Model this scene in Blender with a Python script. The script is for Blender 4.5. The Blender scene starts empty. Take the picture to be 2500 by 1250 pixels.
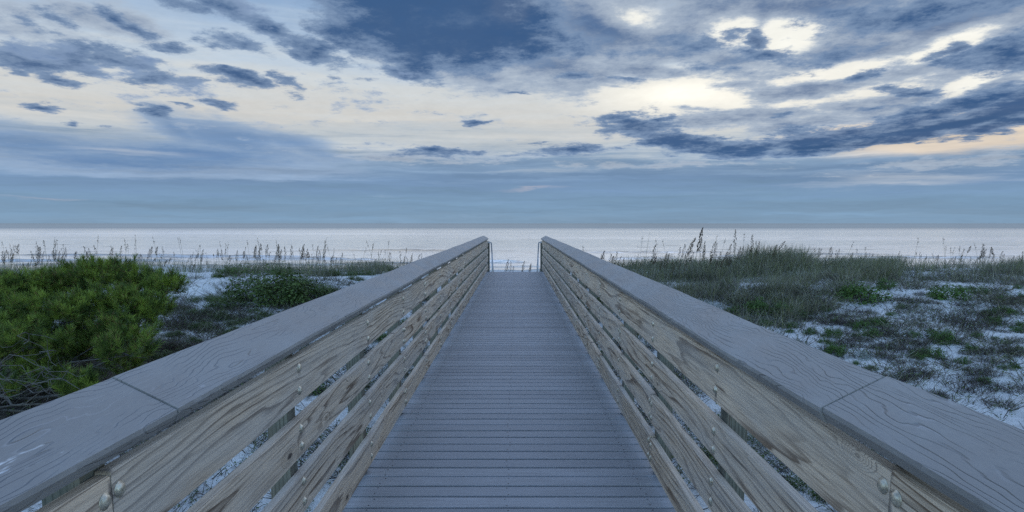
import bpy, math, random
from mathutils import Vector, Matrix, noise as mnoise

R = math.radians
random.seed(7)
scene = bpy.context.scene
col = scene.collection

# ------------------------------------------------------------------ camera
PITCH = R(8.0)
FPX = 1600.0                     # focal length in pixels of the 2500 px wide photograph
PPX, PPY = 1260.0, 770.0         # principal point in that photograph
CAM = Vector((0.036, 0.0, 1.6))
cam_data = bpy.data.cameras.new("camera")
cam = bpy.data.objects.new("camera", cam_data)
col.objects.link(cam)
cam.location = CAM
cam.rotation_euler = (R(90) - PITCH, 0, 0)
cam_data.sensor_width = 36
cam_data.lens = FPX / 2500 * 36
cam_data.shift_x = -(PPX - 1250) / 2500
cam_data.shift_y = (PPY - 625) / 2500
cam_data.clip_start = 0.05
cam_data.clip_end = 100000
scene.camera = cam


def ray(px, py):
    x, y = (px - PPX) / FPX, -(py - PPY) / FPX
    c, s = math.cos(PITCH), math.sin(PITCH)
    return Vector((x, c + y * s, -s + y * c)).normalized()


def azel(px, py):
    d = ray(px, py)
    return math.atan2(d.x, d.y), math.asin(d.z)


# ------------------------------------------------------------------ exposure
scene.view_settings.view_transform = 'Standard'
scene.view_settings.look = 'None'
scene.view_settings.exposure = 0.0
scene.view_settings.gamma = 1.0
scene.view_settings.use_curve_mapping = False
scene.cycles.use_denoising = False
scene.cycles.max_bounces = 6
scene.cycles.transparent_max_bounces = 8

SUN_AZ, SUN_EL = azel(1690, 190)


def lin(c):
    out = []
    for v in c[:3]:
        v = v / 255.0
        out.append(v / 12.92 if v <= 0.04045 else ((v + 0.055) / 1.055) ** 2.4)
    return tuple(out) + (1.0,)


# ------------------------------------------------------------------ node helper
class NT:
    def __init__(self, tree):
        self.t = tree
        self.n = tree.nodes
        self.l = tree.links

    def put(self, sock, v):
        if v is None:
            return
        if isinstance(v, bpy.types.NodeSocket):
            self.l.new(v, sock)
        else:
            sock.default_value = v

    def new(self, kind, **kw):
        nd = self.n.new(kind)
        for k, v in kw.items():
            setattr(nd, k, v)
        return nd

    def m(self, op, a, b=None, c=None, clamp=False):
        nd = self.new('ShaderNodeMath', operation=op, use_clamp=clamp)
        self.put(nd.inputs[0], a)
        self.put(nd.inputs[1], b)
        self.put(nd.inputs[2], c)
        return nd.outputs[0]

    def v(self, op, a, b=None):
        nd = self.new('ShaderNodeVectorMath', operation=op)
        self.put(nd.inputs[0], a)
        if op == 'SCALE':
            self.put(nd.inputs[3], b)
        else:
            self.put(nd.inputs[1], b)
        return nd.outputs['Value'] if op in ('LENGTH', 'DOT_PRODUCT') else nd.outputs[0]

    def sep(self, a):
        nd = self.new('ShaderNodeSeparateXYZ')
        self.put(nd.inputs[0], a)
        return nd.outputs

    def comb(self, x, y, z):
        nd = self.new('ShaderNodeCombineXYZ')
        for s, q in zip(nd.inputs, (x, y, z)):
            self.put(s, q)
        return nd.outputs[0]

    def noise(self, vec, scale=1.0, detail=3.0, rough=0.55, dist=0.0, color=False):
        nd = self.new('ShaderNodeTexNoise')
        self.put(nd.inputs['Vector'], vec)
        nd.inputs['Scale'].default_value = scale
        nd.inputs['Detail'].default_value = detail
        nd.inputs['Roughness'].default_value = rough
        nd.inputs['Distortion'].default_value = dist
        return nd.outputs['Color' if color else 'Fac']

    def step(self, a, lo, hi, o0=0.0, o1=1.0):
        nd = self.new('ShaderNodeMapRange', interpolation_type='SMOOTHSTEP')
        self.put(nd.inputs[0], a)
        nd.inputs[1].default_value = lo
        nd.inputs[2].default_value = hi
        nd.inputs[3].default_value = o0
        nd.inputs[4].default_value = o1
        return nd.outputs[0]

    def mix(self, f, a, b, blend='MIX'):
        nd = self.new('ShaderNodeMix', data_type='RGBA', blend_type=blend)
        self.put(nd.inputs[0], f)
        self.put(nd.inputs[6], a)
        self.put(nd.inputs[7], b)
        return nd.outputs[2]

    def ramp(self, f, stops, interp='LINEAR'):
        nd = self.new('ShaderNodeValToRGB')
        cr = nd.color_ramp
        cr.interpolation = interp
        while len(cr.elements) < len(stops):
            cr.elements.new(0.5)
        for e, (p, c) in zip(cr.elements, stops):
            e.position = p
            e.color = c
        self.put(nd.inputs[0], f)
        return nd.outputs[0]

    def mapping(self, vec, loc=(0, 0, 0), rot=(0, 0, 0), scale=(1, 1, 1), kind='POINT'):
        nd = self.new('ShaderNodeMapping', vector_type=kind)
        self.put(nd.inputs[0], vec)
        nd.inputs[1].default_value = loc
        nd.inputs[2].default_value = rot
        nd.inputs[3].default_value = scale
        return nd.outputs[0]


# ------------------------------------------------------------------ world: overcast evening sky
world = bpy.data.worlds.new("World")
scene.world = world
world.use_nodes = True
W = NT(world.node_tree)
W.n.clear()
gen = W.new('ShaderNodeTexCoord').outputs['Generated']
gx, gy, gz = W.sep(gen)
az = W.m('ARCTAN2', gx, gy)
el = W.m('ARCSINE', gz)
hi = W.m('ADD', W.m('MAXIMUM', gz, 0.0), 0.10)
Q = W.comb(W.m('DIVIDE', gx, hi), W.m('DIVIDE', gy, hi), 0.0)      # flat cloud-layer coordinates
P = W.comb(az, el, 0.0)
nbig = W.noise(Q, 1.1, 4, 0.6, color=True)
nfine = W.noise(Q, 4.0, 8, 0.68, color=True)
dis = W.v('ADD', W.v('MULTIPLY', W.v('SUBTRACT', nbig, (.5, .5, .5)), (.17, .05, 0)),
          W.v('MULTIPLY', W.v('SUBTRACT', nfine, (.5, .5, .5)), (.055, .02, 0)))
PD = W.v('ADD', P, dis)
PS = W.v('ADD', P, W.v('SCALE', dis, 0.45))
nA = W.m('SUBTRACT', W.noise(W.mapping(Q, rot=(0, 0, R(12)), scale=(1.0, 1.0, 1)), 3.4, 11, 0.70), 0.5)
nB = W.m('SUBTRACT', W.noise(W.mapping(Q, loc=(7, 3, 2), rot=(0, 0, R(-14))), 2.0, 10, 0.66), 0.5)
nF = W.m('SUBTRACT', W.noise(W.mapping(Q, loc=(1, 5, 3), rot=(0, 0, R(20)), scale=(1, .75, 1)), 9.0, 9, 0.72), 0.5)
streak = W.m('SUBTRACT', W.noise(W.mapping(W.v('ADD', P, W.v('SCALE', dis, 0.3)), scale=(2.4, 62, 1)), 1.0, 7, 0.6), 0.5)
streak2 = W.m('SUBTRACT', W.noise(W.mapping(PS, loc=(3, 9, 0), rot=(0, 0, R(3)), scale=(2.6, 36, 1)), 1.0, 7, 0.62), 0.5)


def blobs(vec, items, soft=True):
    tot = None
    for cx, cy, rx, ry, rot, s in items:
        a, e = azel(cx, cy)
        k = math.cos(a) ** 2
        mp = W.mapping(vec, loc=(a, e, 0), rot=(0, 0, R(-rot)), scale=(rx / FPX * k ** 0.5, ry / FPX, 1), kind='TEXTURE')
        g = W.new('ShaderNodeTexGradient', gradient_type='SPHERICAL')
        W.put(g.inputs[0], mp)
        f = g.outputs['Fac']
        if s != 1:
            f = W.m('MULTIPLY', f, s)
        tot = f if tot is None else W.m('MAXIMUM', tot, f)
    return tot


eldeg = W.m('MULTIPLY', el, 180 / math.pi)
elw = W.m('ADD', eldeg, W.m('ADD', W.m('MULTIPLY', streak, 5.0), W.m('MULTIPLY', nB, 2.5)))
base = W.ramp(W.m('DIVIDE', elw, 40.0, clamp=True), [
    (0.0, lin((128, 156, 182))), (1.6 / 40, lin((124, 155, 184))), (3.6 / 40, lin((118, 147, 181))),
    (5.2 / 40, lin((134, 160, 188))), (6.8 / 40, lin((192, 200, 206))), (8.6 / 40, lin((208, 208, 205))),
    (11.0 / 40, lin((208, 214, 217))), (13.2 / 40, lin((190, 206, 222))), (16.5 / 40, lin((148, 176, 209))),
    (24 / 40, lin((126, 156, 198))), (1.0, lin((128, 158, 204)))])
sky = base
# brightness round the hidden sun
g1 = blobs(P, [(1680, 228, 400, 85, 0, 1.0)])
sky = W.mix(W.step(g1, 0.0, 0.9), sky, lin((252, 249, 238)))
sky = W.v('SCALE', sky, W.step(g1, 0.6, 1.0, 1.0, 1.15))
g2 = blobs(PS, [(2120, 175, 640, 130, -8, 1.0)])
sky = W.mix(W.step(g2, 0.0, 0.9, 0, .8), sky, lin((252, 249, 238)))
g3 = blobs(PS, [(2420, 335, 420, 34, -3, 1.0), (2150, 298, 330, 26, -5, .9)])
sky = W.mix(W.step(g3, 0.0, 0.6, 0, .75), sky, lin((244, 224, 198)))
g4 = blobs(PS, [(1262, 15, 110, 60, 0, 1), (1915, 72, 190, 75, 0, 1), (1790, 66, 150, 60, 0, 1), (2330, 105, 220, 50, -20, 1), (1550, 38, 130, 50, 10, .7), (2420, 165, 160, 40, -20, .9)])
sky = W.mix(W.step(g4, 0.0, 0.6, 0, .95), sky, lin((250, 249, 240)))
# soft low bank on the left
sb = W.m('ADD', blobs(PS, [(560, 335, 300, 62, 10, 1.2), (430, 312, 140, 52, 28, 1.1), (720, 352, 250, 44, 14, 1.0),
                           (60, 350, 420, 50, 4, 1.2), (400, 385, 620, 62, 0, 1.2), (535, 285, 60, 55, 55, .55)]),
         W.m('ADD', W.m('MULTIPLY', streak2, 1.3), W.m('MULTIPLY', nA, 0.55)))
sd = W.step(sb, 0.10, 0.62)
sky = W.mix(W.m('MULTIPLY', sd, 0.93), sky, W.mix(W.step(W.m('ADD', sb, W.m('MULTIPLY', nF, .6)), .3, 1.15), lin((152, 174, 201)), lin((110, 142, 182))))
# broad grey deck in the upper right
mb = W.m('SUBTRACT', blobs(PS, [(1480, 60, 480, 150, 5, 1.25), (1900, 15, 720, 110, 0, 1.2), (2330, 40, 420, 130, -8, 1.3),
                               (2430, 150, 330, 90, -14, 1.1), (1330, 160, 420, 90, 8, 1.05), (1980, 215, 420, 70, 3, .95),
                               (1760, 150, 330, 60, 6, 1.0), (2080, 120, 330, 70, -10, 1.15), (1800, 285, 380, 45, 2, .9),
                               (2200, 250, 300, 60, -8, .85), (1960, 262, 300, 42, 2, .85), (2380, 215, 260, 55, -14, .9), (60, 55, 190, 55, 5, .75),
                               (250, 50, 190, 40, 6, .7), (330, 45, 120, 40, 20, .7), (2300, 400, 520, 34, -2, .9), (1900, 225, 420, 40, 4, 1.0), (1850, 275, 330, 34, 0, 1.0), (2000, 300, 300, 30, -4, .9), (2230, 175, 260, 30, -12, .8), (2430, 195, 200, 34, -14, .9), (1600, 130, 380, 60, 6, 1.0), (1560, 172, 230, 30, 4, 1.15), (1790, 206, 170, 16, -4, 1.0), (1690, 262, 220, 14, 2, .9), (1500, 215, 150, 12, 3, .8), (1150, 170, 330, 60, 6, .95), (2100, 60, 420, 80, -4, 1.1), (1050, 384, 420, 26, 0, .85), (1650, 405, 520, 22, 0, .8),
                               (1500, 410, 420, 18, 0, .7)]),
         blobs(PS, [(1915, 74, 115, 50, 4, 1.4), (1790, 68, 110, 46, -6, 1.1), (2330, 105, 140, 30, -20, 1.2),
                    (2060, 172, 190, 22, -5, 1.1), (1262, 16, 80, 46, 0, 1.3), (2370, 188, 150, 20, -22, 1.1), (1560, 42, 130, 40, 10, .5),
                    (1650, 240, 260, 46, 0, 1.0), (1640, 165, 120, 24, -8, .55), (2040, 240, 260, 18, -4, .6)]))
mb = W.m('ADD', mb, W.m('ADD', W.m('MULTIPLY', nA, 2.0), W.m('ADD', W.m('MULTIPLY', nB, 0.9), W.m('MULTIPLY', nF, 0.5))))
mb = W.m('SUBTRACT', mb, W.step(eldeg, 4.2, 6.5, .42, 0))
md = W.step(mb, 0.04, 0.52)
mcol = W.mix(W.step(W.m('ADD', mb, W.m('MULTIPLY', nF, .7)), 0.25, 1.45), lin((173, 187, 204)), lin((78, 107, 148)))
sky = W.mix(W.m('MULTIPLY', md, 0.96), sky, mcol)
# dark low clouds
DARK = [(1080, 40, 360, 140, 4, 2.1), (985, 110, 160, 90, 28, 1.5), (1250, 85, 270, 66, 3, 1.5), (900, 30, 170, 70, 10, .9),
        (585, 24, 140, 40, 24, 1.0), (660, 62, 105, 34, 28, .95), (480, 10, 110, 28, 12, .75), (1150, 150, 200, 40, 6, .7),
        (765, 122, 120, 36, 16, 1.2), (980, 180, 110, 24, 5, 1.1), (935, 166, 55, 22, 10, .85),
        (60, 135, 140, 44, 2, 1.1), (190, 130, 130, 38, 4, 1.05), (310, 133, 140, 34, 6, 1.05), (130, 120, 70, 26, 0, .8), (240, 161, 80, 15, 3, .8), (130, 180, 105, 25, 5, 1.0),
        (10, 162, 60, 18, 0, .75), (400, 188, 85, 30, 4, 1.05), (490, 198, 90, 18, 4, .9), (592, 190, 125, 24, 10, 1.05), (715, 205, 55, 26, 28, .85), (590, 107, 125, 24, 8, 1.0),
        (430, 110, 95, 18, 3, .75), (100, 270, 85, 13, 6, .95), (395, 273, 75, 15, 8, .8), (575, 243, 90, 15, 5, .75), (440, 252, 40, 8, 4, .7),
        (340, 58, 110, 20, 24, .7), (50, 50, 95, 18, 5, .7), (150, 48, 90, 18, 5, .65), (860, 185, 60, 10, 5, .6), (1290, 240, 50, 8, 2, .6), (1150, 304, 40, 8, 4, .6),
        (1560, 302, 140, 36, 2, 1.1), (1640, 343, 180, 40, 12, 1.2), (1800, 367, 270, 40, 3, 1.4), (2010, 345, 270, 42, -8, 1.4),
        (2260, 314, 280, 34, -9, 1.35), (2470, 292, 200, 32, -9, 1.3), (2260, 264, 200, 38, -9, 1.3), (2440, 242, 210, 48, -10, 1.35),
        (1400, 368, 160, 30, 0, 1.15), (1640, 287, 50, 13, -8, .95), (2425, 332, 60, 14, 0, .8), (2285, 343, 45, 8, 0, .7),
        (1070, 376, 190, 18, 0, .85), (1210, 374, 120, 16, 0, .75),
        (1850, 88, 70, 26, 20, .95), (1770, 80, 70, 26, 0, .8), (1900, 125, 180, 34, 0, .8), (1690, 105, 150, 40, 5, .7), (2110, 188, 60, 20, -6, 1.0), (2190, 218, 75, 14, 0, .95),
        (2460, 130, 190, 50, -14, 1.0), (2280, 12, 380, 50, -2, 1.0), (1930, 275, 70, 12, 0, .75), (1520, 200, 60, 12, 2, .85), (1390, 195, 70, 14, 2, .75), (2320, 122, 90, 26, -15, .85),
        (1760, 165, 170, 20, 3, .6), (2050, 130, 190, 30, -8, .75), (1560, 130, 200, 30, 4, .55)]
db = W.m('ADD', blobs(PD, DARK), W.m('ADD', W.m('MULTIPLY', nA, 1.9), W.m('ADD', W.m('MULTIPLY', nB, 0.4), W.m('MULTIPLY', nF, 0.75))))
db = W.m('SUBTRACT', db, W.step(eldeg, 4.0, 6.5, .55, 0))
dd = W.step(db, 0.17, 0.54)
dcol = W.mix(W.step(W.m('ADD', W.m('MINIMUM', db, 1.15), W.m('ADD', W.m('MULTIPLY', nF, .9), W.m('MULTIPLY', nA, .8))), 0.30, 1.22), lin((124, 148, 180)), lin((55, 89, 133)))
sky = W.mix(W.m('MULTIPLY', dd, 0.96), sky, dcol)
# fine cloud grain over everything
sky = W.v('SCALE', sky, W.m('ADD', 1.0, W.m('ADD', W.m('MULTIPLY', nF, W.step(eldeg, 2, 9, .03, .24)), W.m('MULTIPLY', W.m('ADD', streak, W.m('MULTIPLY', streak2, .7)), W.step(eldeg, 4, 10, .75, 0)))))
# small cloudlets drifting across the open left half
cm = blobs(PS, [(330, 165, 620, 150, 4, 1), (760, 215, 420, 110, 6, .9), (80, 60, 300, 90, 5, .9), (650, 60, 320, 80, 12, .9)])
cv = W.m('ADD', W.m('MULTIPLY', cm, .42), W.m('ADD', W.m('MULTIPLY', nB, 1.8), W.m('MULTIPLY', nF, .9)))
sky = W.mix(W.m('MULTIPLY', W.step(cv, .30, .60), .8), sky, W.mix(W.step(cv, .35, .9), lin((150, 171, 200)), lin((98, 127, 170))))
ls = W.m('ADD', blobs(PS, [(2150, 432, 700, 50, 0, 1), (1350, 420, 520, 34, 0, .8), (300, 375, 520, 50, 3, .8), (900, 480, 700, 30, 0, .6)]), W.m('ADD', W.m('MULTIPLY', streak, 1.7), W.m('MULTIPLY', streak2, 1.2)))
sky = W.mix(W.step(ls, .55, 1.2, 0, .55), sky, lin((196, 200, 204)))
ld = W.m('ADD', blobs(PS, [(450, 372, 420, 26, 5, 1), (300, 400, 600, 40, 2, .8), (1900, 420, 700, 30, 0, .7), (100, 440, 500, 60, 0, .7)]), W.m('MULTIPLY', streak2, 2.4))
sky = W.mix(W.step(ld, .6, 1.2, 0, .6), sky, lin((96, 130, 174)))
# thin pink streaks near the horizon
pk = W.m('ADD', blobs(PS, [(1290, 461, 260, 12, -2, 1), (720, 477, 180, 9, 0, .8), (130, 487, 380, 15, 2, .9), (2150, 428, 420, 14, 1, .8), (1700, 398, 480, 9, 2, .7)]),
         W.m('MULTIPLY', streak2, 1.4))
sky = W.mix(W.step(pk, .55, 1.2, 0, .5), sky, lin((200, 192, 198)))
# overhead and behind: clear sky from the Sky Texture
nis = W.new('ShaderNodeTexSky', sky_type='NISHITA')
nis.sun_disc = False
nis.sun_elevation = SUN_EL
nis.sun_rotation = SUN_AZ
SKY_S = 0.1
over = W.mix(1.0, nis.outputs[0], (4.45, 4.85, 5.55, 1), 'MULTIPLY')
back = W.m('MULTIPLY', W.step(gy, -0.25, 0.25, 1, 0), 1.0)
f_over = W.m('MAXIMUM', W.step(eldeg, 20, 42), back)
skyx = W.v('SCALE', sky, 1 / SKY_S)
fin = W.mix(f_over, skyx, over)
bg = W.new('ShaderNodeBackground')
W.put(bg.inputs[0], fin)
bg.inputs[1].default_value = SKY_S
wo = W.new('ShaderNodeOutputWorld')
W.l.new(bg.outputs[0], wo.inputs[0])
world.cycles.sampling_method = 'MANUAL'
world.cycles.sample_map_resolution = 1024

# ------------------------------------------------------------------ sun (behind thin cloud)
sun_data = bpy.data.lights.new("sun", 'SUN')
sun_data.energy = 0.5
sun_data.angle = R(115)
sun_data.color = (1.0, 0.9, 0.76)
sun = bpy.data.objects.new("sun", sun_data)
col.objects.link(sun)
sd_ = Vector((math.sin(SUN_AZ) * math.cos(SUN_EL), math.cos(SUN_AZ) * math.cos(SUN_EL), math.sin(SUN_EL)))
sun.rotation_euler = sd_.to_track_quat('Z', 'Y').to_euler()
sun.location = (10, 40, 20)


# ------------------------------------------------------------------ object helpers
class MB:
    def __init__(self):
        self.v, self.f, self.mi = [], [], []

    def add(self, vs, fs, mi=0):
        o = len(self.v)
        self.v.extend(vs)
        for f in fs:
            self.f.append(tuple(i + o for i in f))
            self.mi.append(mi)

    def box(self, lo, hi, mi=0):
        (a, b, c), (d, e, g) = lo, hi
        self.add([(a, b, c), (d, b, c), (d, e, c), (a, e, c), (a, b, g), (d, b, g), (d, e, g), (a, e, g)],
                 [(0, 3, 2, 1), (4, 5, 6, 7), (0, 1, 5, 4), (1, 2, 6, 5), (2, 3, 7, 6), (3, 0, 4, 7)], mi)

    def tube(self, pts, rads, n=5, mi=0, cap=True):
        rings = []
        prev = None
        for i, p in enumerate(pts):
            p = Vector(p)
            t = (Vector(pts[min(i + 1, len(pts) - 1)]) - Vector(pts[max(i - 1, 0)]))
            if t.length < 1e-9:
                t = Vector((0, 0, 1))
            t.normalize()
            a = prev if prev is not None else (Vector((1, 0, 0)) if abs(t.x) < .8 else Vector((0, 1, 0)))
            a = (a - t * a.dot(t)).normalized()
            prev = a
            b = t.cross(a)
            rings.append([tuple(p + (a * math.cos(2 * math.pi * k / n) + b * math.sin(2 * math.pi * k / n)) * rads[i]) for k in range(n)])
        vs = [q for r in rings for q in r]
        fs = []
        for i in range(len(rings) - 1):
            for k in range(n):
                k2 = (k + 1) % n
                fs.append((i * n + k, i * n + k2, (i + 1) * n + k2, (i + 1) * n + k))
        if cap:
            fs.append(tuple(reversed(range(n))))
            fs.append(tuple((len(rings) - 1) * n + k for k in range(n)))
        self.add(vs, fs, mi)

    def strip(self, pts, widths, side, mi=0):
        vs = []
        for p, w in zip(pts, widths):
            vs.append(tuple(p - side * w * .5))
            vs.append(tuple(p + side * w * .5))
        self.add(vs, [(2 * i, 2 * i + 1, 2 * i + 3, 2 * i + 2) for i in range(len(pts) - 1)], mi)

    def build(self, name, mats, parent=None, loc=(0, 0, 0), smooth=False):
        me = bpy.data.meshes.new(name)
        me.from_pydata([tuple(p) for p in self.v], [], self.f)
        if not isinstance(mats, (list, tuple)):
            mats = [mats]
        for m_ in mats:
            me.materials.append(m_)
        if len(mats) > 1:
            me.polygons.foreach_set('material_index', self.mi)
        if smooth:
            me.polygons.foreach_set('use_smooth', [True] * len(me.polygons))
        me.update()
        o = bpy.data.objects.new(name, me)
        o.location = loc
        col.objects.link(o)
        if parent:
            o.parent = parent
        return o


def tag(o, label=None, cat=None, group=None, kind=None):
    if label:
        o['label'] = label
    if cat:
        o['category'] = cat
    if group:
        o['group'] = group
    if kind:
        o['kind'] = kind
    return o


def empty(name, loc=(0, 0, 0)):
    o = bpy.data.objects.new(name, None)
    o.location = loc
    o.empty_display_size = .2
    col.objects.link(o)
    return o


def clone(o, loc=None, rz=None, sc=None):
    c = o.copy()
    col.objects.link(c)
    if loc is not None:
        c.location = loc
    if rz is not None:
        c.rotation_euler = (0, 0, rz)
    if sc is not None:
        c.scale = sc if isinstance(sc, (tuple, list)) else (sc, sc, sc)
    for ch in o.children:
        d = ch.copy()
        col.objects.link(d)
        d.parent = c
    return c


def new_mat(name):
    m_ = bpy.data.materials.new(name)
    m_.use_nodes = True
    t = NT(m_.node_tree)
    t.n.clear()
    out = t.new('ShaderNodeOutputMaterial')
    b = t.new('ShaderNodeBsdfPrincipled')
    t.l.new(b.outputs[0], out.inputs[0])
    return m_, t, b


def bump(t, b, h, strength=.3, dist=.004):
    nd = t.new('ShaderNodeBump')
    nd.inputs['Strength'].default_value = strength
    nd.inputs['Distance'].default_value = dist
    t.put(nd.inputs['Height'], h)
    t.l.new(nd.outputs[0], b.inputs['Normal'])


# ------------------------------------------------------------------ materials
POST0, PITCHP = 1.44, 1.312      # first post and post spacing along the walk


def wood_mat(name, early, late, freq=85.0, weather=(.43, .40, .365, 1), wamt=.55, stains=True, vertical=False):
    m_, t, b = new_mat(name)
    obc = t.new('ShaderNodeTexCoord').outputs['Object']
    rnd = t.new('ShaderNodeObjectInfo').outputs['Random']
    off = t.comb(t.m('MULTIPLY', rnd, 37.0), t.m('MULTIPLY', rnd, 91.0), t.m('MULTIPLY', rnd, 53.0))
    if vertical:
        obm = t.mapping(obc, rot=(R(90), 0, 0))
    else:
        obm = obc
    co = t.v('ADD', obm, off)
    lx, ly, lz = t.sep(obm)
    # knots
    vor = t.new('ShaderNodeTexVoronoi', feature='F1')
    cw = t.mapping(co, scale=(0.0, 2.1, 5.2))
    t.put(vor.inputs['Vector'], cw)
    vor.inputs['Scale'].default_value = 1.0
    kd = t.m('ADD', vor.outputs['Distance'], t.step(t.sep(vor.outputs['Color'])[0], .52, .56, 0, 1.0))
    knot = t.step(kd, 0.0, 0.30, 1, 0)
    pith = t.m('ADD', 0.03, t.m('MULTIPLY', t.noise(t.mapping(co, scale=(.4, .24, .4)), 1.0, 2.0, .5), .08))
    zc = t.m('ADD', t.m('ADD', lz, t.m('ADD', .005, t.m('MULTIPLY', rnd, .13))), t.m('MULTIPLY', t.m('SUBTRACT', t.noise(t.mapping(co, scale=(.3, .2, .3)), 1, 1, .5), .5), .24))
    rr = t.m('SQRT', t.m('ADD', t.m('MULTIPLY', t.m('ADD', lx, pith), t.m('ADD', lx, pith)), t.m('MULTIPLY', zc, zc)))
    wob = t.m('MULTIPLY', t.m('SUBTRACT', t.noise(t.mapping(co, scale=(14, .9, 14)), 1, 3, .5), .5), .013)
    ph = t.m('MULTIPLY', t.m('ADD', t.m('ADD', rr, wob), t.m('MULTIPLY', t.m('POWER', knot, 2.0), .045)), freq)
    fr = t.m('FRACT', ph)
    lw = t.m('ADD', t.m('MULTIPLY', t.step(fr, .62, .92), t.step(fr, .94, 1.0, 1, 0)), t.m('MULTIPLY', t.m('MULTIPLY', fr, fr), .22))
    lwv = t.m('MULTIPLY', lw, t.step(t.noise(t.mapping(co, scale=(6, .8, 6)), 1, 2, .5), .25, .65, .35, 1.0))
    fine = t.noise(t.mapping(co, scale=(160, 3.5, 160)), 1, 3, .6)
    c = t.mix(lwv, early, late)
    c = t.mix(t.step(fine, .38, .70, 0, .6), c, tuple(v * .72 for v in late[:3]) + (1,))
    wz = t.noise(t.mapping(co, scale=(5, 1.1, 7)), 1, 5, .6)
    c = t.mix(t.step(wz, .36, .70, 0, wamt), c, weather)
    c = t.mix(t.step(t.noise(t.mapping(co, loc=(4, 4, 4), scale=(3, .7, 5)), 1, 3, .6), .5, .78, 0, .25), c, (.36, .25, .15, 1))
    # knot hearts, checks
    c = t.mix(t.step(kd, .035, .085, .93, 0), c, (.045, .034, .03, 1))
    chk = t.noise(t.mapping(co, loc=(9, 1, 2), scale=(70, 1.6, 70)), 1, 2, .5)
    c = t.mix(t.step(chk, .66, .72, 0, .75), c, (.08, .065, .055, 1))
    if stains:
        # dark iron weeping round every bolt pair
        dy = t.m('SUBTRACT', t.m('FRACT', t.m('ADD', t.m('DIVIDE', ly, PITCHP), .5)), .5)
        nn = t.m('SUBTRACT', t.noise(t.mapping(co, scale=(18, 18, 9)), 1, 3, .6), .5)
        sm = t.m('ADD', t.m('ABSOLUTE', t.m('MULTIPLY', dy, PITCHP)), t.m('MULTIPLY', nn, .05))
        on = t.step(t.noise(t.mapping(co, loc=(2, 2, 2), scale=(.1, 1.3, 14)), 1, 1, .5), .50, .60)
        c = t.mix(t.m('MULTIPLY', t.step(sm, .003, .016, .7, 0), on), c, (.06, .055, .06, 1))
    t.put(b.inputs['Base Color'], c)
    b.inputs['Roughness'].default_value = .78
    b.inputs['Specular IOR Level'].default_value = .25
    bump(t, b, t.m('ADD', t.m('MULTIPLY', lw, .6), t.m('MULTIPLY', fine, .5)), .35, .003)
    return m_


M = {}
M['pine'] = wood_mat('treated_pine', (.63, .50, .375, 1), (.16, .105, .068, 1), 175.0)
M['pine_grey'] = wood_mat('weathered_pine', (.56, .46, .36, 1), (.13, .09, .062, 1), 240.0, wamt=.55)
M['post'] = wood_mat('post_wood', (.17, .17, .145, 1), (.075, .075, .06, 1), 60.0, weather=(.10, .12, .11, 1), stains=False, vertical=True)


def cap_mat(name, scr=None):
    m_, t, b = new_mat(name)
    obc = t.new('ShaderNodeTexCoord').outputs['Object']
    rnd = t.new('ShaderNodeObjectInfo').outputs['Random']
    co = t.v('ADD', obc, t.comb(t.m('MULTIPLY', rnd, 17.0), t.m('MULTIPLY', rnd, 71.0), 0.0))
    n1 = t.noise(t.mapping(co, scale=(6.5, 1.1, 3)), 1, 3.5, .55, .35)
    lx_ = t.sep(obc)[0]
    fr = t.m('FRACT', t.m('ADD', t.m('MULTIPLY', lx_, 74.0), t.m('MULTIPLY', n1, 15.0)))
    line = t.m('MULTIPLY', t.step(fr, .03, .17, 1, 0), t.step(t.noise(t.mapping(co, scale=(11, 2.6, 11)), 1, 3, .6), .36, .56))
    hil = t.m('MULTIPLY', t.step(fr, .80, 1.0, 0, 1), t.step(t.noise(t.mapping(co, loc=(3, 3, 3), scale=(9, 3, 9)), 1, 2, .6), .45, .65))
    cloud = t.noise(t.mapping(co, scale=(5, 2.2, 5)), 1, 5, .6)
    grain = t.noise(t.mapping(co, scale=(220, 40, 220)), 1, 2, .6)
    c = t.mix(t.step(cloud, .3, .7), (.182, .178, .174, 1), (.258, .253, .247, 1))
    c = t.mix(t.m('MULTIPLY', hil, .38), c, (.36, .355, .37, 1))
    c = t.mix(t.m('MULTIPLY', line, .42), c, (.085, .085, .095, 1))
    c = t.mix(t.step(grain, .3, .7, 0, .22), c, (.13, .13, .145, 1))
    spot = t.noise(t.mapping(co, loc=(5, 1, 1), scale=(16, 9, 16)), 1, 2, .6)
    c = t.mix(t.step(spot, .74, .80, 0, .3), c, (.42, .42, .44, 1))
    if scr:
        sx, sy, sz = t.sep(obc)
        fld = t.new('ShaderNodeTexGradient', gradient_type='SPHERICAL')
        t.put(fld.inputs[0], t.mapping(obc, loc=scr, scale=(.065, .15, .5), kind='TEXTURE'))
        sn = t.noise(t.mapping(obc, rot=(0, 0, R(10)), scale=(75, 8, 4)), 1, 3, .55, .3)
        c = t.mix(t.step(t.m('MULTIPLY', t.step(fld.outputs['Fac'], 0, .45), sn), .55, .66, 0, .7), c, (.72, .72, .74, 1))
    t.put(b.inputs['Base Color'], c)
    t.put(b.inputs['Roughness'], t.step(cloud, .3, .7, .5, .68))
    b.inputs['Specular IOR Level'].default_value = .35
    bump(t, b, t.m('SUBTRACT', t.m('ADD', t.m('MULTIPLY', n1, 1.6), t.m('MULTIPLY', grain, .15)), t.m('MULTIPLY', line, .6)), .8, .006)
    return m_


M['cap'] = cap_mat('composite_cap')
M['cap_scratched'] = cap_mat('composite_cap_scraped', (-.925, 1.23, 1.14))


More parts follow.
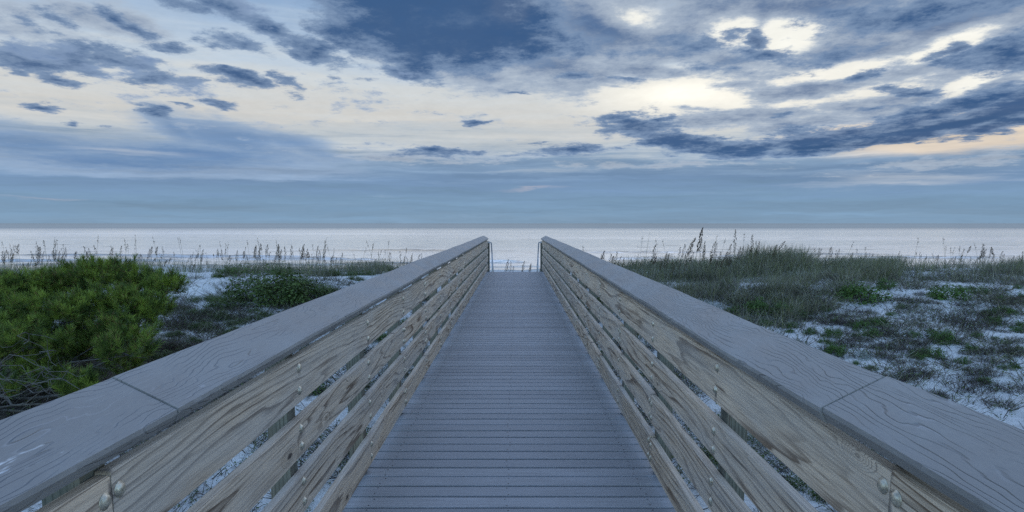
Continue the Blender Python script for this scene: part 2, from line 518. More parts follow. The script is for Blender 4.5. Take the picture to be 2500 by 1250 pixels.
def deck_mat():
    m_, t, b = new_mat('composite_deck')
    obc = t.new('ShaderNodeTexCoord').outputs['Object']
    rnd = t.new('ShaderNodeObjectInfo').outputs['Random']
    co = t.v('ADD', obc, t.comb(t.m('MULTIPLY', rnd, 31.0), t.m('MULTIPLY', rnd, 67.0), 0.0))
    st = t.noise(t.mapping(co, scale=(2.2, 75, 20)), 1, 4, .6)
    cl = t.noise(t.mapping(co, scale=(2.6, 4, 4)), 1, 5, .65)
    gr = t.noise(t.mapping(co, scale=(60, 240, 60)), 1, 2, .6)
    c = t.mix(t.step(st, .25, .75), (.21, .213, .225, 1), (.325, .33, .342, 1))
    c = t.mix(t.step(cl, .35, .75, 0, .5), c, (.36, .365, .39, 1))
    c = t.mix(t.m('MULTIPLY', rnd, .6), c, (.175, .178, .19, 1))
    c = t.mix(t.step(gr, .3, .7, 0, .2), c, (.14, .145, .165, 1))
    sp = t.noise(t.mapping(co, loc=(2, 8, 1), scale=(20, 20, 20)), 1, 2, .6)
    c = t.mix(t.step(sp, .735, .77, 0, .6), c, (.5, .5, .52, 1))
    t.put(b.inputs['Base Color'], c)
    b.inputs['Roughness'].default_value = .62
    b.inputs['Specular IOR Level'].default_value = .32
    bump(t, b, t.m('ADD', st, t.m('MULTIPLY', gr, .3)), .3, .002)
    return m_


M['deck'] = deck_mat()


def plain(name, c, rough=.6, metal=0.0, var=.25, sc=30.0):
    m_, t, b = new_mat(name)
    obc = t.new('ShaderNodeTexCoord').outputs['Object']
    n = t.noise(obc, sc, 4, .6)
    t.put(b.inputs['Base Color'], t.mix(t.step(n, .3, .7), tuple(v * (1 - var) for v in c) + (1,), tuple(min(1, v * (1 + var)) for v in c) + (1,)))
    b.inputs['Roughness'].default_value = rough
    b.inputs['Metallic'].default_value = metal
    return m_


M['bolt'] = plain('galvanised_bolt', (.46, .42, .34), .45, .7, .35, 60)
M['pipe'] = plain('galvanised_pipe', (.42, .44, .46), .4, .8, .15, 12)
M['screw'] = plain('screw_head', (.035, .035, .04), .5, .3)
M['joist'] = plain('joist_wood', (.10, .095, .08), .85)


def leaf_mat(name, c1, c2, trans=.25, rough=.6, sc=6.0, spread=.5, brown=False):
    m_, t, b = new_mat(name)
    geo = t.new('ShaderNodeNewGeometry')
    rnd = geo.outputs['Random Per Island']
    pos = geo.outputs['Position']
    n = t.noise(pos, sc, 3, .6)
    f = t.m('ADD', t.m('MULTIPLY', rnd, spread), t.m('MULTIPLY', t.step(n, .3, .7), 1 - spread))
    c = t.mix(f, c1 + (1,), c2 + (1,))
    if brown:
        c = t.mix(t.step(t.noise(pos, 2.3, 3, .6), .46, .66, 0, .55), c, tuple(v * 1.2 for v in c1) + (1,))  # dark patches: shaded voids among the tufts, painted into the needle colour
        c = t.mix(t.m('GREATER_THAN', t.m('ADD', rnd, t.m('MULTIPLY', t.noise(pos, 3.1, 2, .5), .35)), 1.10), c, (.17, .10, .045, 1))
    t.put(b.inputs['Base Color'], c)
    b.inputs['Roughness'].default_value = rough
    b.inputs['Specular IOR Level'].default_value = .25
    tr = t.new('ShaderNodeBsdfTranslucent')
    t.put(tr.inputs[0], c)
    mx = t.new('ShaderNodeMixShader')
    mx.inputs[0].default_value = trans
    t.l.new(b.outputs[0], mx.inputs[1])
    t.l.new(tr.outputs[0], mx.inputs[2])
    out = [q for q in t.n if q.bl_idname == 'ShaderNodeOutputMaterial'][0]
    t.l.new(mx.outputs[0], out.inputs[0])
    return m_


M['needle'] = leaf_mat('pine_needles', (.017, .044, .012), (.25, .34, .05), .15, .55, 6.0, .2, True)
M['bark'] = plain('grey_bark', (.075, .072, .068), .9, 0, .4, 25)
M['leaf_dark'] = leaf_mat('dark_leaves', (.018, .042, .014), (.11, .16, .035), .2, .55, 8.0, .5)
M['leaf_green'] = leaf_mat('green_leaves', (.022, .06, .014), (.10, .18, .035), .2, .6, 10.0, .5)
M['leaf_yellow'] = leaf_mat('yellow_green_leaves', (.05, .09, .018), (.20, .23, .035), .3, .6, 10.0, .5)
M['leaf_silver'] = leaf_mat('silver_leaves', (.16, .20, .18), (.36, .42, .40), .2, .8, 10.0, .6)
M['twig'] = leaf_mat('dry_twigs', (.022, .020, .020), (.11, .09, .085), .1, .9, 7.0, .6)
M['twig_red'] = leaf_mat('reddish_dry_twigs', (.028, .017, .014), (.12, .062, .05), .1, .9, 7.0, .6)
M['dry_grass'] = leaf_mat('dry_grass', (.06, .06, .05), (.32, .31, .24), .2, .8, 3.0, .6)
M['grass'] = leaf_mat('dune_grass_green', (.032, .050, .022), (.22, .235, .11), .25, .7, 2.0, .6)
M['oat_stem'] = leaf_mat('oat_stem', (.08, .085, .045), (.16, .15, .085), .2, .7, 5, .5)
M['oat_seed'] = leaf_mat('oat_seed', (.035, .026, .018), (.085, .062, .042), .15, .8, 9, .5)


# ------------------------------------------------------------------ terrain
def sstep(a, b, x):
    t = min(1, max(0, (x - a) / (b - a)))
    return t * t * (3 - 2 * t)


SEA_Z = -3.0
HUMPS = [(8.4, 21.2, 1.9, 2.4, .26), (12.3, 19.0, 2.6, 3.0, .13), (-8.5, 17.6, 2.4, 2.2, .14), (5.2, 20.5, 1.6, 2.2, .05), (-6.0, 16.5, 1.8, 2.0, .16), (15.2, 19.5, 2.4, 3, .12),
         (7.0, 12.0, 1.7, 1.5, .20), (10.0, 14.0, 1.6, 1.4, .22), (8.6, 16.8, 1.5, 1.1, .18), (12.6, 15.6, 1.7, 1.2, .2), (6.0, 15.6, 1.3, 1.3, .2), (9.0, 10.2, 1.3, 1.1, .16), (-10.0, 10.5, 2.0, 2.2, .14), (-12.5, 18.5, 3.0, 2.5, .16)]


def ground_z(x, y):
    z = -0.78 + .80 * sstep(6.5, 20.0, y)
    z -= 1.25 * sstep(22.0, 29.0, y) + 1.0 * sstep(29, 48, y) + .9 * sstep(48, 70, y) + 3.5 * sstep(70, 200, y)
    z -= .45 * math.exp(-(x / 2.4) ** 2) * sstep(5, 14, y) * (1 - sstep(26, 34, y))
    for hx, hy, sx, sy, h in HUMPS:
        d = ((x - hx) / sx) ** 2 + ((y - hy) / sy) ** 2
        if d < 12:
            z += h * math.exp(-d)
    far = max(0.0, 1 - max(0, abs(x) - 60) / 200) if abs(x) > 60 else 1.0
    if y < 70:
        z += far * (.16 * mnoise.noise(Vector((x * .28, y * .28, 3.1))) + .085 * mnoise.noise(Vector((x * .85, y * .85, 7.7))) + .018 * mnoise.noise(Vector((x * 3.1, y * 3.1, 1.7))))
    return z


def at(px, py, zmax=80.0):
    """Where the line of sight through a photograph pixel meets the sand."""
    d = ray(px, py)
    s = 3.0
    while s < zmax:
        p = CAM + d * s
        if p.z < ground_z(p.x, p.y):
            return Vector((p.x, p.y, ground_z(p.x, p.y)))
        s += .04
    return None


def on(px, depth):
    """The sand under photograph column px at a given distance along the walk."""
    x = CAM.x + (px - PPX) / FPX * depth * 1.0
    return Vector((x, depth, ground_z(x, depth)))


def spread(lo, hi, step, out):
    a = []
    v = lo
    while v <= hi + 1e-6:
        a.append(v)
        v += step
    pre, post = [], []
    s, v = step, lo
    while v > -out:
        s *= 1.5
        v -= s
        pre.append(v)
    s, v = step, a[-1]
    while v < out:
        s *= 1.5
        v += s
        post.append(v)
    return pre[::-1] + a + post


def sand_mat():
    m_, t, b = new_mat('white_sand')
    pos = t.new('ShaderNodeNewGeometry').outputs['Position']
    n1 = t.noise(pos, 1.3, 5, .6)
    n2 = t.noise(pos, 9.0, 5, .65)
    n3 = t.noise(pos, 60.0, 3, .6)
    vz = t.noise(t.mapping(pos, scale=(1, 1.6, 1)), 26.0, 3, .7)
    c = t.mix(t.step(n1, .3, .7), (.48, .48, .47, 1), (.62, .62, .605, 1))
    c = t.mix(t.step(n2, .46, .68, 0, .5), c, (.30, .295, .28, 1))
    c = t.mix(t.step(vz, .60, .70, 0, .75), c, (.13, .12, .11, 1))
    c = t.mix(t.step(t.m('MULTIPLY', n1, n2), .30, .42, 0, .5), c, (.22, .21, .19, 1))
    # needle litter under the pine, darkened to paint in the shrub's deep shade
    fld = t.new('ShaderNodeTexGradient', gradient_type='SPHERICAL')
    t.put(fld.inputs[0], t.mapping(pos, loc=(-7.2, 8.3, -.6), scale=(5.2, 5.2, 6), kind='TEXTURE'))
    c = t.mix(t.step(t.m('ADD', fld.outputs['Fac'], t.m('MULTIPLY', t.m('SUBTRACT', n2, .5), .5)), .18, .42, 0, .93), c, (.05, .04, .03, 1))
    # wet sand by the water
    py_ = t.sep(pos)[2]
    c = t.mix(t.step(py_, -2.95, -2.55, .6, 0), c, (.22, .21, .2, 1))
    t.put(b.inputs['Base Color'], c)
    b.inputs['Roughness'].default_value = .92
    b.inputs['Specular IOR Level'].default_value = .15
    bump(t, b, t.m('ADD', t.m('MULTIPLY', n2, 1.0), t.m('MULTIPLY', n3, .25)), .8, .05)
    return m_


xs = spread(-22, 26, .22, 9000)
ys = spread(-2, 31, .22, 400)
ys = [y for y in ys if y > -300]
g = MB()
g.v = [(x, y, ground_z(x, y)) for y in ys for x in xs]
nx = len(xs)
g.f = [(j * nx + i, j * nx + i + 1, (j + 1) * nx + i + 1, (j + 1) * nx + i) for j in range(len(ys) - 1) for i in range(nx - 1)]
g.mi = [0] * len(g.f)
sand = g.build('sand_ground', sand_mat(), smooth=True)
tag(sand, 'white quartz sand dunes under and beside the boardwalk', kind='structure')


# ------------------------------------------------------------------ sea
def sea_mat():
    m_, t, b = new_mat('sea_water')
    pos = t.new('ShaderNodeNewGeometry').outputs['Position']
    at_ = t.new('ShaderNodeAttribute', attribute_name='foam').outputs['Fac']
    sw_ = t.new('ShaderNodeAttribute', attribute_name='swell').outputs['Fac']
    w1 = t.noise(t.mapping(pos, scale=(.10, .42, 1)), 1.0, 4, .6)
    w2 = t.noise(t.mapping(pos, rot=(0, 0, .2), scale=(.55, 1.6, 1)), 1.0, 4, .6)
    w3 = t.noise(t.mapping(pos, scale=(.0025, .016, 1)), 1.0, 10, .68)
    w4 = t.noise(t.mapping(pos, loc=(40, 9, 0), rot=(0, 0, .03), scale=(.13, .2, 1)), 1.0, 6, .62)
    fo = t.m('MULTIPLY', at_, t.step(t.noise(t.mapping(pos, scale=(1.2, 2.5, 2)), 1, 5, .7), .34, .56))
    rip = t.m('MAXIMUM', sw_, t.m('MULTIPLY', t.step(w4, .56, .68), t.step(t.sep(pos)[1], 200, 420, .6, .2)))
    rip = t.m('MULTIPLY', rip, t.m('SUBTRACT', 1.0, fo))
    c = t.mix(t.step(t.m('ADD', t.sep(pos)[1], t.m('MULTIPLY', w3, 300.0)), 470, 900), (.90, .91, .92, 1), (.53, .575, .63, 1))  # darker reflection toward the horizon, painted into the gloss colour by distance
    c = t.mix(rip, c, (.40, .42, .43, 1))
    off = t.step(t.sep(pos)[1], 250, 1000, 1, .04)      # glassier water farther out
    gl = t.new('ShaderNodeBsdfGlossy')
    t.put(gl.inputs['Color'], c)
    b.inputs['Base Color'].default_value = (.50, .49, .46, 1)
    b.inputs['Roughness'].default_value = .8
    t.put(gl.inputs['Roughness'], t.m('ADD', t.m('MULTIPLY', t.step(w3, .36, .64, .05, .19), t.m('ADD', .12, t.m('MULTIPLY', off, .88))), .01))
    nd = t.new('ShaderNodeBump')
    t.put(nd.inputs['Strength'], t.m('MULTIPLY', off, .32))
    nd.inputs['Distance'].default_value = 1.0
    t.put(nd.inputs['Height'], t.m('ADD', t.m('MULTIPLY', w1, .75), t.m('MULTIPLY', w2, .28)))
    t.l.new(nd.outputs[0], gl.inputs['Normal'])
    mx = t.new('ShaderNodeMixShader')
    t.put(mx.inputs[0], fo)
    t.l.new(gl.outputs[0], mx.inputs[1])
    t.l.new(b.outputs[0], mx.inputs[2])
    out = [q for q in t.n if q.bl_idname == 'ShaderNodeOutputMaterial'][0]
    t.l.new(mx.outputs[0], out.inputs[0])
    return m_


WAVES = [(77.5, -2.4, 3.0, .30, .9), (69.5, -3, 12, .10, .7), (85.5, 16.5, 4.2, .30, 0), (86, 27.5, 2.6, .26, 0), (80, 21, 4, .16, 0),
         (69.5, -38, 10, .26, .15), (73, -22, 9, .2, 0), (66, -34, 9, .12, .8), (72, -48, 8, .25, 0), (76, -14, 6, .2, 0), (67, 42, 10, .22, .1), (71, 52, 9, .2, 0),
         (65, 20, 9, .12, .7), (95, -60, 14, .22, 0), (98, 45, 9, .2, 0), (70, -64, 10, .25, .1),
         (104, 22, 12, .22, 0), (92, 34, 7, .26, 0), (90, -40, 12, .3, 0), (112, -20, 16, .2, 0), (118, 50, 14, .22, 0), (84, -28, 9, .28, .1), (88, 55, 9, .28, 0), (82, 38, 8, .26, .1), (80, -52, 12, .3, .15)]


def sea_h(x, y):
    z, f, w_ = 0.0, 0.0, 0.0
    for yc, xc, hw, a, fm in WAVES:
        d = abs((x - xc) / hw)
        if d < 1.9 and abs(y - yc) < 5:
            yy = y - yc - .5 * math.sin(x * .5 + yc) - .2 * math.sin(x * 1.7 + yc)
            wdw = 1 - sstep(.6, 1.5, d + .25 * mnoise.noise(Vector((x * .4, yc, 0))))
            prof = math.exp(-(yy / (.55 if yy < 0 else 1.6)) ** 2)
            z += a * prof * wdw * (1 + .3 * mnoise.noise(Vector((x * .6, yc, 5))))
            w_ = max(w_, math.exp(-((yy + .35) / .8) ** 2) * wdw)
            f = max(f, fm * wdw * (1 - sstep(.0, .5, yy)) * sstep(-1.5, -.7, yy))
    fade = 1 - sstep(100, 300, y)
    z += fade * (.05 * mnoise.noise(Vector((x * .12, y * .45, 2))) + .03 * mnoise.noise(Vector((x * .4, y * 1.1, 6))))
    return z, f, w_


xs = spread(-75, 80, .6, 40000)
ys = [56 + .4 * i for i in range(125)]
s = .4
while ys[-1] < 60000:
    s *= 1.22
    ys.append(ys[-1] + s)
g = MB()
fo_, sw_ = [], []
for y in ys:
    for x in xs:
        if y < 320 and abs(x) < 300:
            z, f, w_ = sea_h(x, y)
        else:
            z, f, w_ = 0.0, 0.0, 0.0
        g.v.append((x, y, SEA_Z + z))
        fo_.append(f)
        sw_.append(w_)
nx = len(xs)
g.f = [(j * nx + i, j * nx + i + 1, (j + 1) * nx + i + 1, (j + 1) * nx + i) for j in range(len(ys) - 1) for i in range(nx - 1)]
g.mi = [0] * len(g.f)
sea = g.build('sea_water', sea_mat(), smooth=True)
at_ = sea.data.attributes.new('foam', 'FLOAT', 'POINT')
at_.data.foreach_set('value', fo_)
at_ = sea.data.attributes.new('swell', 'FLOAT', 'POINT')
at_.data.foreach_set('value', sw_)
tag(sea, 'calm silvery sea reaching to the horizon', kind='structure')

# ------------------------------------------------------------------ boardwalk
HALF = .897
Y_NEAR, Y_END = -1.6, 21.87
BP = .1554


def chamfer_rect(a0, a1, b0, b1, c):
    return [(a0 + c, b0), (a1 - c, b0), (a1, b0 + c), (a1, b1 - c), (a1 - c, b1), (a0 + c, b1), (a0, b1 - c), (a0, b0 + c)]


def sweep_y(mb, prof, ysl, fn=None):
    n = len(prof)
    vs = []
    for y in ysl:
        dx, dz = fn(y) if fn else (0, 0)
        vs += [(a + dx, y, b + dz) for a, b in prof]
    fs = []
    for i in range(len(ysl) - 1):
        for k in range(n):
            k2 = (k + 1) % n
            fs.append((i * n + k, (i + 1) * n + k, (i + 1) * n + k2, i * n + k2))
    fs.append(tuple(range(n)))
    fs.append(tuple(reversed([(len(ysl) - 1) * n + k for k in range(n)])))
    mb.add(vs, fs)


walk = empty('boardwalk', (0, 0, 0))
tag(walk, 'straight grey plank boardwalk running over the dunes to the beach stairs', 'boardwalk')


def deck_board(mb, y, dz, xo, rr):
    hw = .965
    prof = chamfer_rect(-BP / 2 + .0098, BP / 2 - .0098, -.040, 0, .003)
    n = len(prof)
    x0, x1 = -hw + xo, hw + xo
    vs = [(x0, y + a, b + dz) for a, b in prof] + [(x1, y + a + rr, b + dz) for a, b in prof]
    fs = [(k, (k + 1) % n, n + (k + 1) % n, n + k) for k in range(n)]
    fs += [tuple(reversed(range(n))), tuple(n + k for k in range(n))]
    mb.add(vs, fs, 0)
    for sx in (-.80, -.02, .80):
        for sy in (-.042, .042):
            jx, jy = random.uniform(-.012, .012), random.uniform(-.008, .008)
            cx, cy = sx + jx, y + sy + jy
            r = .0052
            vs = [(cx + r * math.cos(q * math.pi / 3), cy + r * math.sin(q * math.pi / 3), dz + .0012) for q in range(6)]
            mb.add(vs, [tuple(range(6))], 1)


yb = []
y = Y_END - BP / 2
while y > Y_NEAR:
    yb.append(y)
    y -= BP
yb.reverse()
vis = [y for y in yb if y > 3.1]
keep = set(vis[:99])
far_mb, near_mb = MB(), MB()
for y in yb:
    dz, xo, rr = random.uniform(-.0015, .0015), random.uniform(-.004, .004), random.uniform(-.002, .002)
    if y in keep:
        mb = MB()
        deck_board(mb, 0, dz, xo, rr)
        mb.build('deck_board', [M['deck'], M['screw']], walk, (0, y, 0))
    elif y <= 3.1:
        deck_board(near_mb, y, dz, xo, rr)
    else:
        deck_board(far_mb, y, dz, xo, rr)
far_mb.v, near_mb.v
o = MB()
o.v, o.f, o.mi = list(far_mb.v), list(far_mb.f), list(far_mb.mi)
o.add(near_mb.v, near_mb.f, 0)
k0 = len(far_mb.f)
for i, q in enumerate(near_mb.mi):
    o.mi[k0 + i] = q
tag(o.build('deck_boards', [M['deck'], M['screw']], walk), kind='stuff')
for x in (-.80, -.02, .80):
    mb = MB()
    mb.box((x - .02, Y_NEAR, -.26), (x + .02, Y_END - .01, -.0425))
    mb.build('joist', M['joist'], walk)
mb = MB()
mb.box((-.96, Y_END + .001, -.26), (.96, Y_END + .04, -.004))
mb.build('end_beam', M['joist'], walk)
# stairs down to the beach
for i in range(6):
    mb = MB()
    ty, tz = Y_END + .05 + .28 * i, -.185 * (i + 1)
    mb.box((-.93, ty, tz - .03), (.93, ty + .275, tz))
    mb.build('stair_tread', M['deck'], walk)

# ------------------------------------------------------------------ railings
BOARDS = [(.832, 1.036), (.593, .760), (.342, .522), (.064, .243)]
SEAMS = {(-1, 0): [1.44], (-1, 1): [5.376], (-1, 2): [6.688], (-1, 3): [5.376, 8.0],
         (1, 0): [1.44], (1, 1): [5.376], (1, 2): [4.064], (1, 3): [6.688, 4.064]}
bolt_mb = MB()
nseg = 12
prof = [(.0205, 0), (.0205, .0022), (.0165, .0026), (.0150, .0062), (.0105, .0098), (.0045, .0117)]
vs = [(h, r * math.cos(2 * math.pi * k / nseg), r * math.sin(2 * math.pi * k / nseg)) for r, h in prof for k in range(nseg)]
fs = [(i * nseg + k, i * nseg + (k + 1) % nseg, (i + 1) * nseg + (k + 1) % nseg, (i + 1) * nseg + k) for i in range(len(prof) - 1) for k in range(nseg)]
fs.append(tuple((len(prof) - 1) * nseg + k for k in range(nseg)))
bolt_mb.add(vs, fs)
bolt0 = bolt_mb.build('bolt', M['bolt'], smooth=True)
bolt_me = bolt0.data
bpy.data.objects.remove(bolt0)
posts_y = [POST0 + PITCHP * k for k in range(-2, 16)] + [Y_END - .06]


def capwob(side, y):
    q = 3.3 * side
    return (.014 * mnoise.noise(Vector((y * .55, q, 0))) + .004 * mnoise.noise(Vector((y * 1.9, q, 4))),
            .014 * mnoise.noise(Vector((y * .5, q, 9))) + .004 * mnoise.noise(Vector((y * 2.3, q, 2))))


def railing(side, label):
    root = empty('railing', (side * .93, 0, 0))
    tag(root, label, 'railing', 'railings along the boardwalk')
    ox = -root.location.x

    def put(mb, name, mat, loc=(0, 0, 0)):
        return mb.build(name, mat, root, (loc[0] + ox, loc[1], loc[2]))

    # posts
    for py in posts_y:
        mb = MB()
        a, b_ = .9365, 1.026
        lo = ground_z(side * .98, py) - .3
        za, zb = 1.084, 1.130
        X = [side * a, side * b_]
        mb.add([(X[0], -.045, lo), (X[1], -.045, lo), (X[1], .045, lo), (X[0], .045, lo),
                (X[0], -.045, za), (X[1], -.045, zb), (X[1], .045, zb), (X[0], .045, za)],
               [(0, 3, 2, 1), (4, 5, 6, 7), (0, 1, 5, 4), (1, 2, 6, 5), (2, 3, 7, 6), (3, 0, 4, 7)])
        put(mb, 'post', M['post'], (0, py, 0))
    # rail boards
    for bi, (z0, z1) in enumerate(BOARDS):
        cuts = set()
        for s0 in SEAMS[(side, bi)]:
            k = -2
            while s0 + k * PITCHP * 4 < Y_END - .3:
                c = s0 + k * PITCHP * 4
                if c > Y_NEAR + .2:
                    cuts.add(round(c, 3))
                k += 1
        cuts = [Y_NEAR] + sorted(cuts) + [Y_END]
        for ci in range(len(cuts) - 1):
            ya, yb2 = cuts[ci] + .0025, cuts[ci + 1] - .0025
            dz, dx, tl, tz = random.uniform(-.006, .006), random.uniform(-.002, .003), random.uniform(-.002, .002), random.uniform(-.0035, .0035)
            oy = POST0 + PITCHP * round((ya + .3 - POST0) / PITCHP)     # origin sits on a post line
            zc = (z0 + z1) / 2
            hh = (z1 - z0) / 2
            mb = MB()
            sx0, sx1 = (HALF, HALF + .038) if side > 0 else (-HALF - .038, -HALF)
            ln = yb2 - ya
            n = max(3, int(ln / .25))
            seed = random.uniform(0, 100)

            def wb(y):
                tt = (y + oy - ya) / ln - .5
                return (tl * tt * 2 * side, tz * tt * 2 + .0035 * mnoise.noise(Vector((y * .8, seed, 0))))
            sweep_y(mb, chamfer_rect(sx0, sx1, -hh, hh, .004), [ya - oy + ln * i / n for i in range(n + 1)], wb)
            for q, (vx, vy, vz) in enumerate(mb.v):
                mb.v[q] = (vx + dx * side * 0, vy, vz)
            bo = put(mb, 'rail_board', M['pine_grey'] if (bi * 3 + ci + (side > 0)) % 3 == 1 else M['pine'], (0, oy, zc + dz))
            for py in posts_y:
                if not (ya - .06 < py < yb2 + .06):
                    continue
                yy = py
                if abs(py - ya) < .06:
                    yy = ya + .026
                elif abs(py - yb2) < .06 and py < Y_END - .2:
                    yy = yb2 - .026
                for sz in (-1, 1):
                    bb = bpy.data.objects.new('bolt', bolt_me)
                    col.objects.link(bb)
                    bb.parent = bo
                    jy = random.uniform(-.008, .008) if yy == py else 0
                    ddx, ddz = wb(yy - oy)
                    bb.location = (-side * 0 + (sx0 if side > 0 else sx1) + ddx, yy - oy + jy, sz * hh * .50 + random.uniform(-.008, .008) + ddz)
                    bb.rotation_euler = (random.uniform(0, 3), 0, math.pi if side > 0 else 0)
    mb = MB()
    mb.box((min(side * .845, side * .93), Y_END + .004, ground_z(side * .9, Y_END) - .5), (max(side * .845, side * .93), Y_END + .09, 1.005))
    put(mb, 'newel_post', M['post'])
    # sloping cap boards
    xi, zi, xo, zo = .864, 1.107, 1.042, 1.200
    if side > 0:
        xi, xo = .846, 1.022
    d = Vector((xo - xi, zo - zi)).normalized()
    nrm = Vector((-d.y, d.x)) * -.050
    c = .007
    pi, po = Vector((xi, zi)), Vector((xo, zo))
    pr = [pi + nrm + d * c, po + nrm - d * c, po + nrm * .8, po + nrm * .2, po - d * c, pi + d * c, pi + nrm * .2, pi + nrm * .8]
    pr = [(side * p.x, p.y) for p in pr]
    if side < 0:
        pr.reverse()
    joints = [Y_NEAR, 1.70, 6.75, 11.75, 16.8, Y_END + .03]
    for k in range(len(joints) - 1):
        ya, yb2 = joints[k] + .002, joints[k + 1] - .002
        n = int((yb2 - ya) / .12)
        jx, jz = random.uniform(-.004, .004), random.uniform(-.002, .002)
        mb = MB()

        def fn(y):
            a, b_ = capwob(side, y)
            return (a + jx, b_ * .5 + jz)
        sweep_y(mb, pr, [ya + (yb2 - ya) * i / n for i in range(n + 1)], fn)
        nm = M['cap_scratched'] if (side < 0 and k == 0) else M['cap']
        ob = put(mb, 'cap_board', nm)
        if side < 0 and k == 0:
            ob['label'] = 'grey cap board with white scrape marks'
    return root


railing(-1, 'wooden railing beside the bushy pine, white scrapes on its grey cap')
railing(1, 'wooden railing beside the sparse sandy dune with small green shrubs')

# metal stair handrails
for side, lab in ((-1, 'galvanised pipe handrail at the stair head, by the end of the scraped railing'),
                  (1, 'galvanised pipe handrail at the stair head, nearest the tall sea oats')):
    root = empty('stair_handrail', (side * .79, Y_END, 0))
    tag(root, lab, 'handrail', 'pipe handrails of the beach stairs')
    mb = MB()
    pts = [(side * .10, -.06, .965), (side * .05, .0, .975), (side * .01, .06, .97), (0, .14, .93)]
    for k in range(1, 8):
        pts.append((0, .14 + .26 * k, .93 - .175 * k))
    mb.tube(pts, [.021] * len(pts), 10)
    mb.build('pipe', M['pipe'], root, smooth=True)
    for k in (2, 6):
        mb = MB()
        mb.tube([(0, .14 + .26 * k, .93 - .175 * k - .01), (0, .14 + .26 * k, -.185 * (k + 1) - .2)], [.019, .019], 8)
        mb.build('upright', M['pipe'], root, smooth=True)
    mb = MB()
    mb.tube([(side * .104, -.062, .965), (side * .085, -.050, .968)], [.038, .036], 10)
    mb.build('flange', M['pipe'], root, smooth=True)

# grey stub post standing in the grass behind the left dune
p = on(822, 27.0)
mb = MB()
mb.tube([(0, 0, -.5), (0, 0, .62), (0, 0, .64)], [.055, .052, .042], 8)
sp = mb.build('stub_post', M['post'], None, p)
tag(sp, 'short grey wooden post standing in grass behind the rounded dark shrub', 'post')


# ------------------------------------------------------------------ vegetation builders
def rv(s=1.0):
    while True:
        v = Vector((random.uniform(-1, 1), random.uniform(-1, 1), random.uniform(-1, 1)))
        if .05 < v.length < 1:
            return v.normalized() * s


def blade(mb, base, height, lean, az_, w, mi=0, seg=4, droop=.4):
    dirx = Vector((math.cos(az_), math.sin(az_), 0))
    side = Vector((-math.sin(az_), math.cos(az_), 0))
    tw = random.uniform(-1, 1)
    side = (side + dirx * tw).normalized()
    pts, ws = [], []
    for i in range(seg + 1):
        t = i / seg
        pts.append(base + dirx * (lean * t + droop * lean * t * t) + Vector((0, 0, height * (t - droop * .45 * t * t * min(1, lean / max(height, .01))))))
        ws.append(w * (1 - t * .85))
    mb.strip(pts, ws, side, mi)


def leaf(mb, p, n, size, asp=.5, mi=0):
    a = n.orthogonal().normalized()
    a = (Matrix.Rotation(random.uniform(0, 6.28), 3, n) @ a)
    b = n.cross(a)
    mb.add([tuple(p - a * size * .5), tuple(p + b * size * asp * .5 + n * size * .08), tuple(p + a * size * .5), tuple(p - b * size * asp * .5 + n * size * .08)], [(0, 1, 2, 3)], mi)


def mound(leafs, lsize, flat=.75, stems=14, asp=.55, inner=.35):
    """Unit-radius rounded shrub: stems fanning from the base, leaves through the outer shell in clumps."""
    mb = MB()
    cl = []
    for i in range(22):
        u = rv()
        u.z = abs(u.z) * .95 + .02
        cl.append((Vector((u.x * .8, u.y * .8, u.z * flat * .85)) * random.uniform(.62, 1.0), random.uniform(.22, .40)))
    for i in range(stems):
        c, r = random.choice(cl)
        mb.tube([(0, 0, -.1), tuple(c * .5 + rv(.08)), tuple(c)], [.02, .013, .006], 4, 1, False)
    for i in range(leafs):
        c, r = random.choice(cl)
        u = rv()
        p = c + u * r * (random.random() ** inner)
        if p.z < -.03:
            p.z = abs(p.z) * .5
        n = (u + Vector((0, 0, .7)) + rv(.7)).normalized()
        leaf(mb, p, n, lsize * random.uniform(.6, 1.25), asp, 0)
    return mb


def tangle(n, h, w, leafs=0):
    """Unit-radius dry bush: many thin crooked twigs."""
    mb = MB()
    for i in range(n):
        a = random.uniform(0, 6.28)
        r = math.sqrt(random.random())
        p = Vector((math.cos(a) * r * .85, math.sin(a) * r * .85, -.02))
        hh = h * random.uniform(.35, 1.0) * (1 - .45 * r)
        pts = [p]
        d = Vector((math.cos(a) * .5 * r, math.sin(a) * .5 * r, 1)) + rv(.55)
        for k in range(4):
            d = (d + rv(.5)).normalized()
            p = p + d * hh / 4
            pts.append(p)
        side = rv()
        mb.strip(pts, [w, w * .9, w * .7, w * .5, w * .3], side, 0)
        if leafs and random.random() < leafs:
            for q in range(5):
                leaf(mb, pts[random.randint(2, 4)] + rv(.05), rv(), .045, .5, 1)
    return mb


def tussock(n, h, w, green=.5):
    mb = MB()
    for i in range(n):
        a = random.uniform(0, 6.28)
        r = math.sqrt(random.random()) * .45
        p = Vector((math.cos(a) * r, math.sin(a) * r, -.03))
        a2 = a + random.uniform(-.9, .9)
        blade(mb, p, h * random.uniform(.45, 1.0), h * random.uniform(.15, .8), a2, w, 0 if random.random() < green else 1, 4, random.uniform(.2, .8))
    return mb


hold = {}


def protos(key, makers, mats, name):
    hold[key] = []
    for mk in makers:
        me = bpy.data.meshes.new(name)
        me.from_pydata([tuple(v) for v in mk.v], [], mk.f)
        for q in mats:
            me.materials.append(q)
        me.polygons.foreach_set('material_index', mk.mi)
        me.update()
        hold[key].append(me)


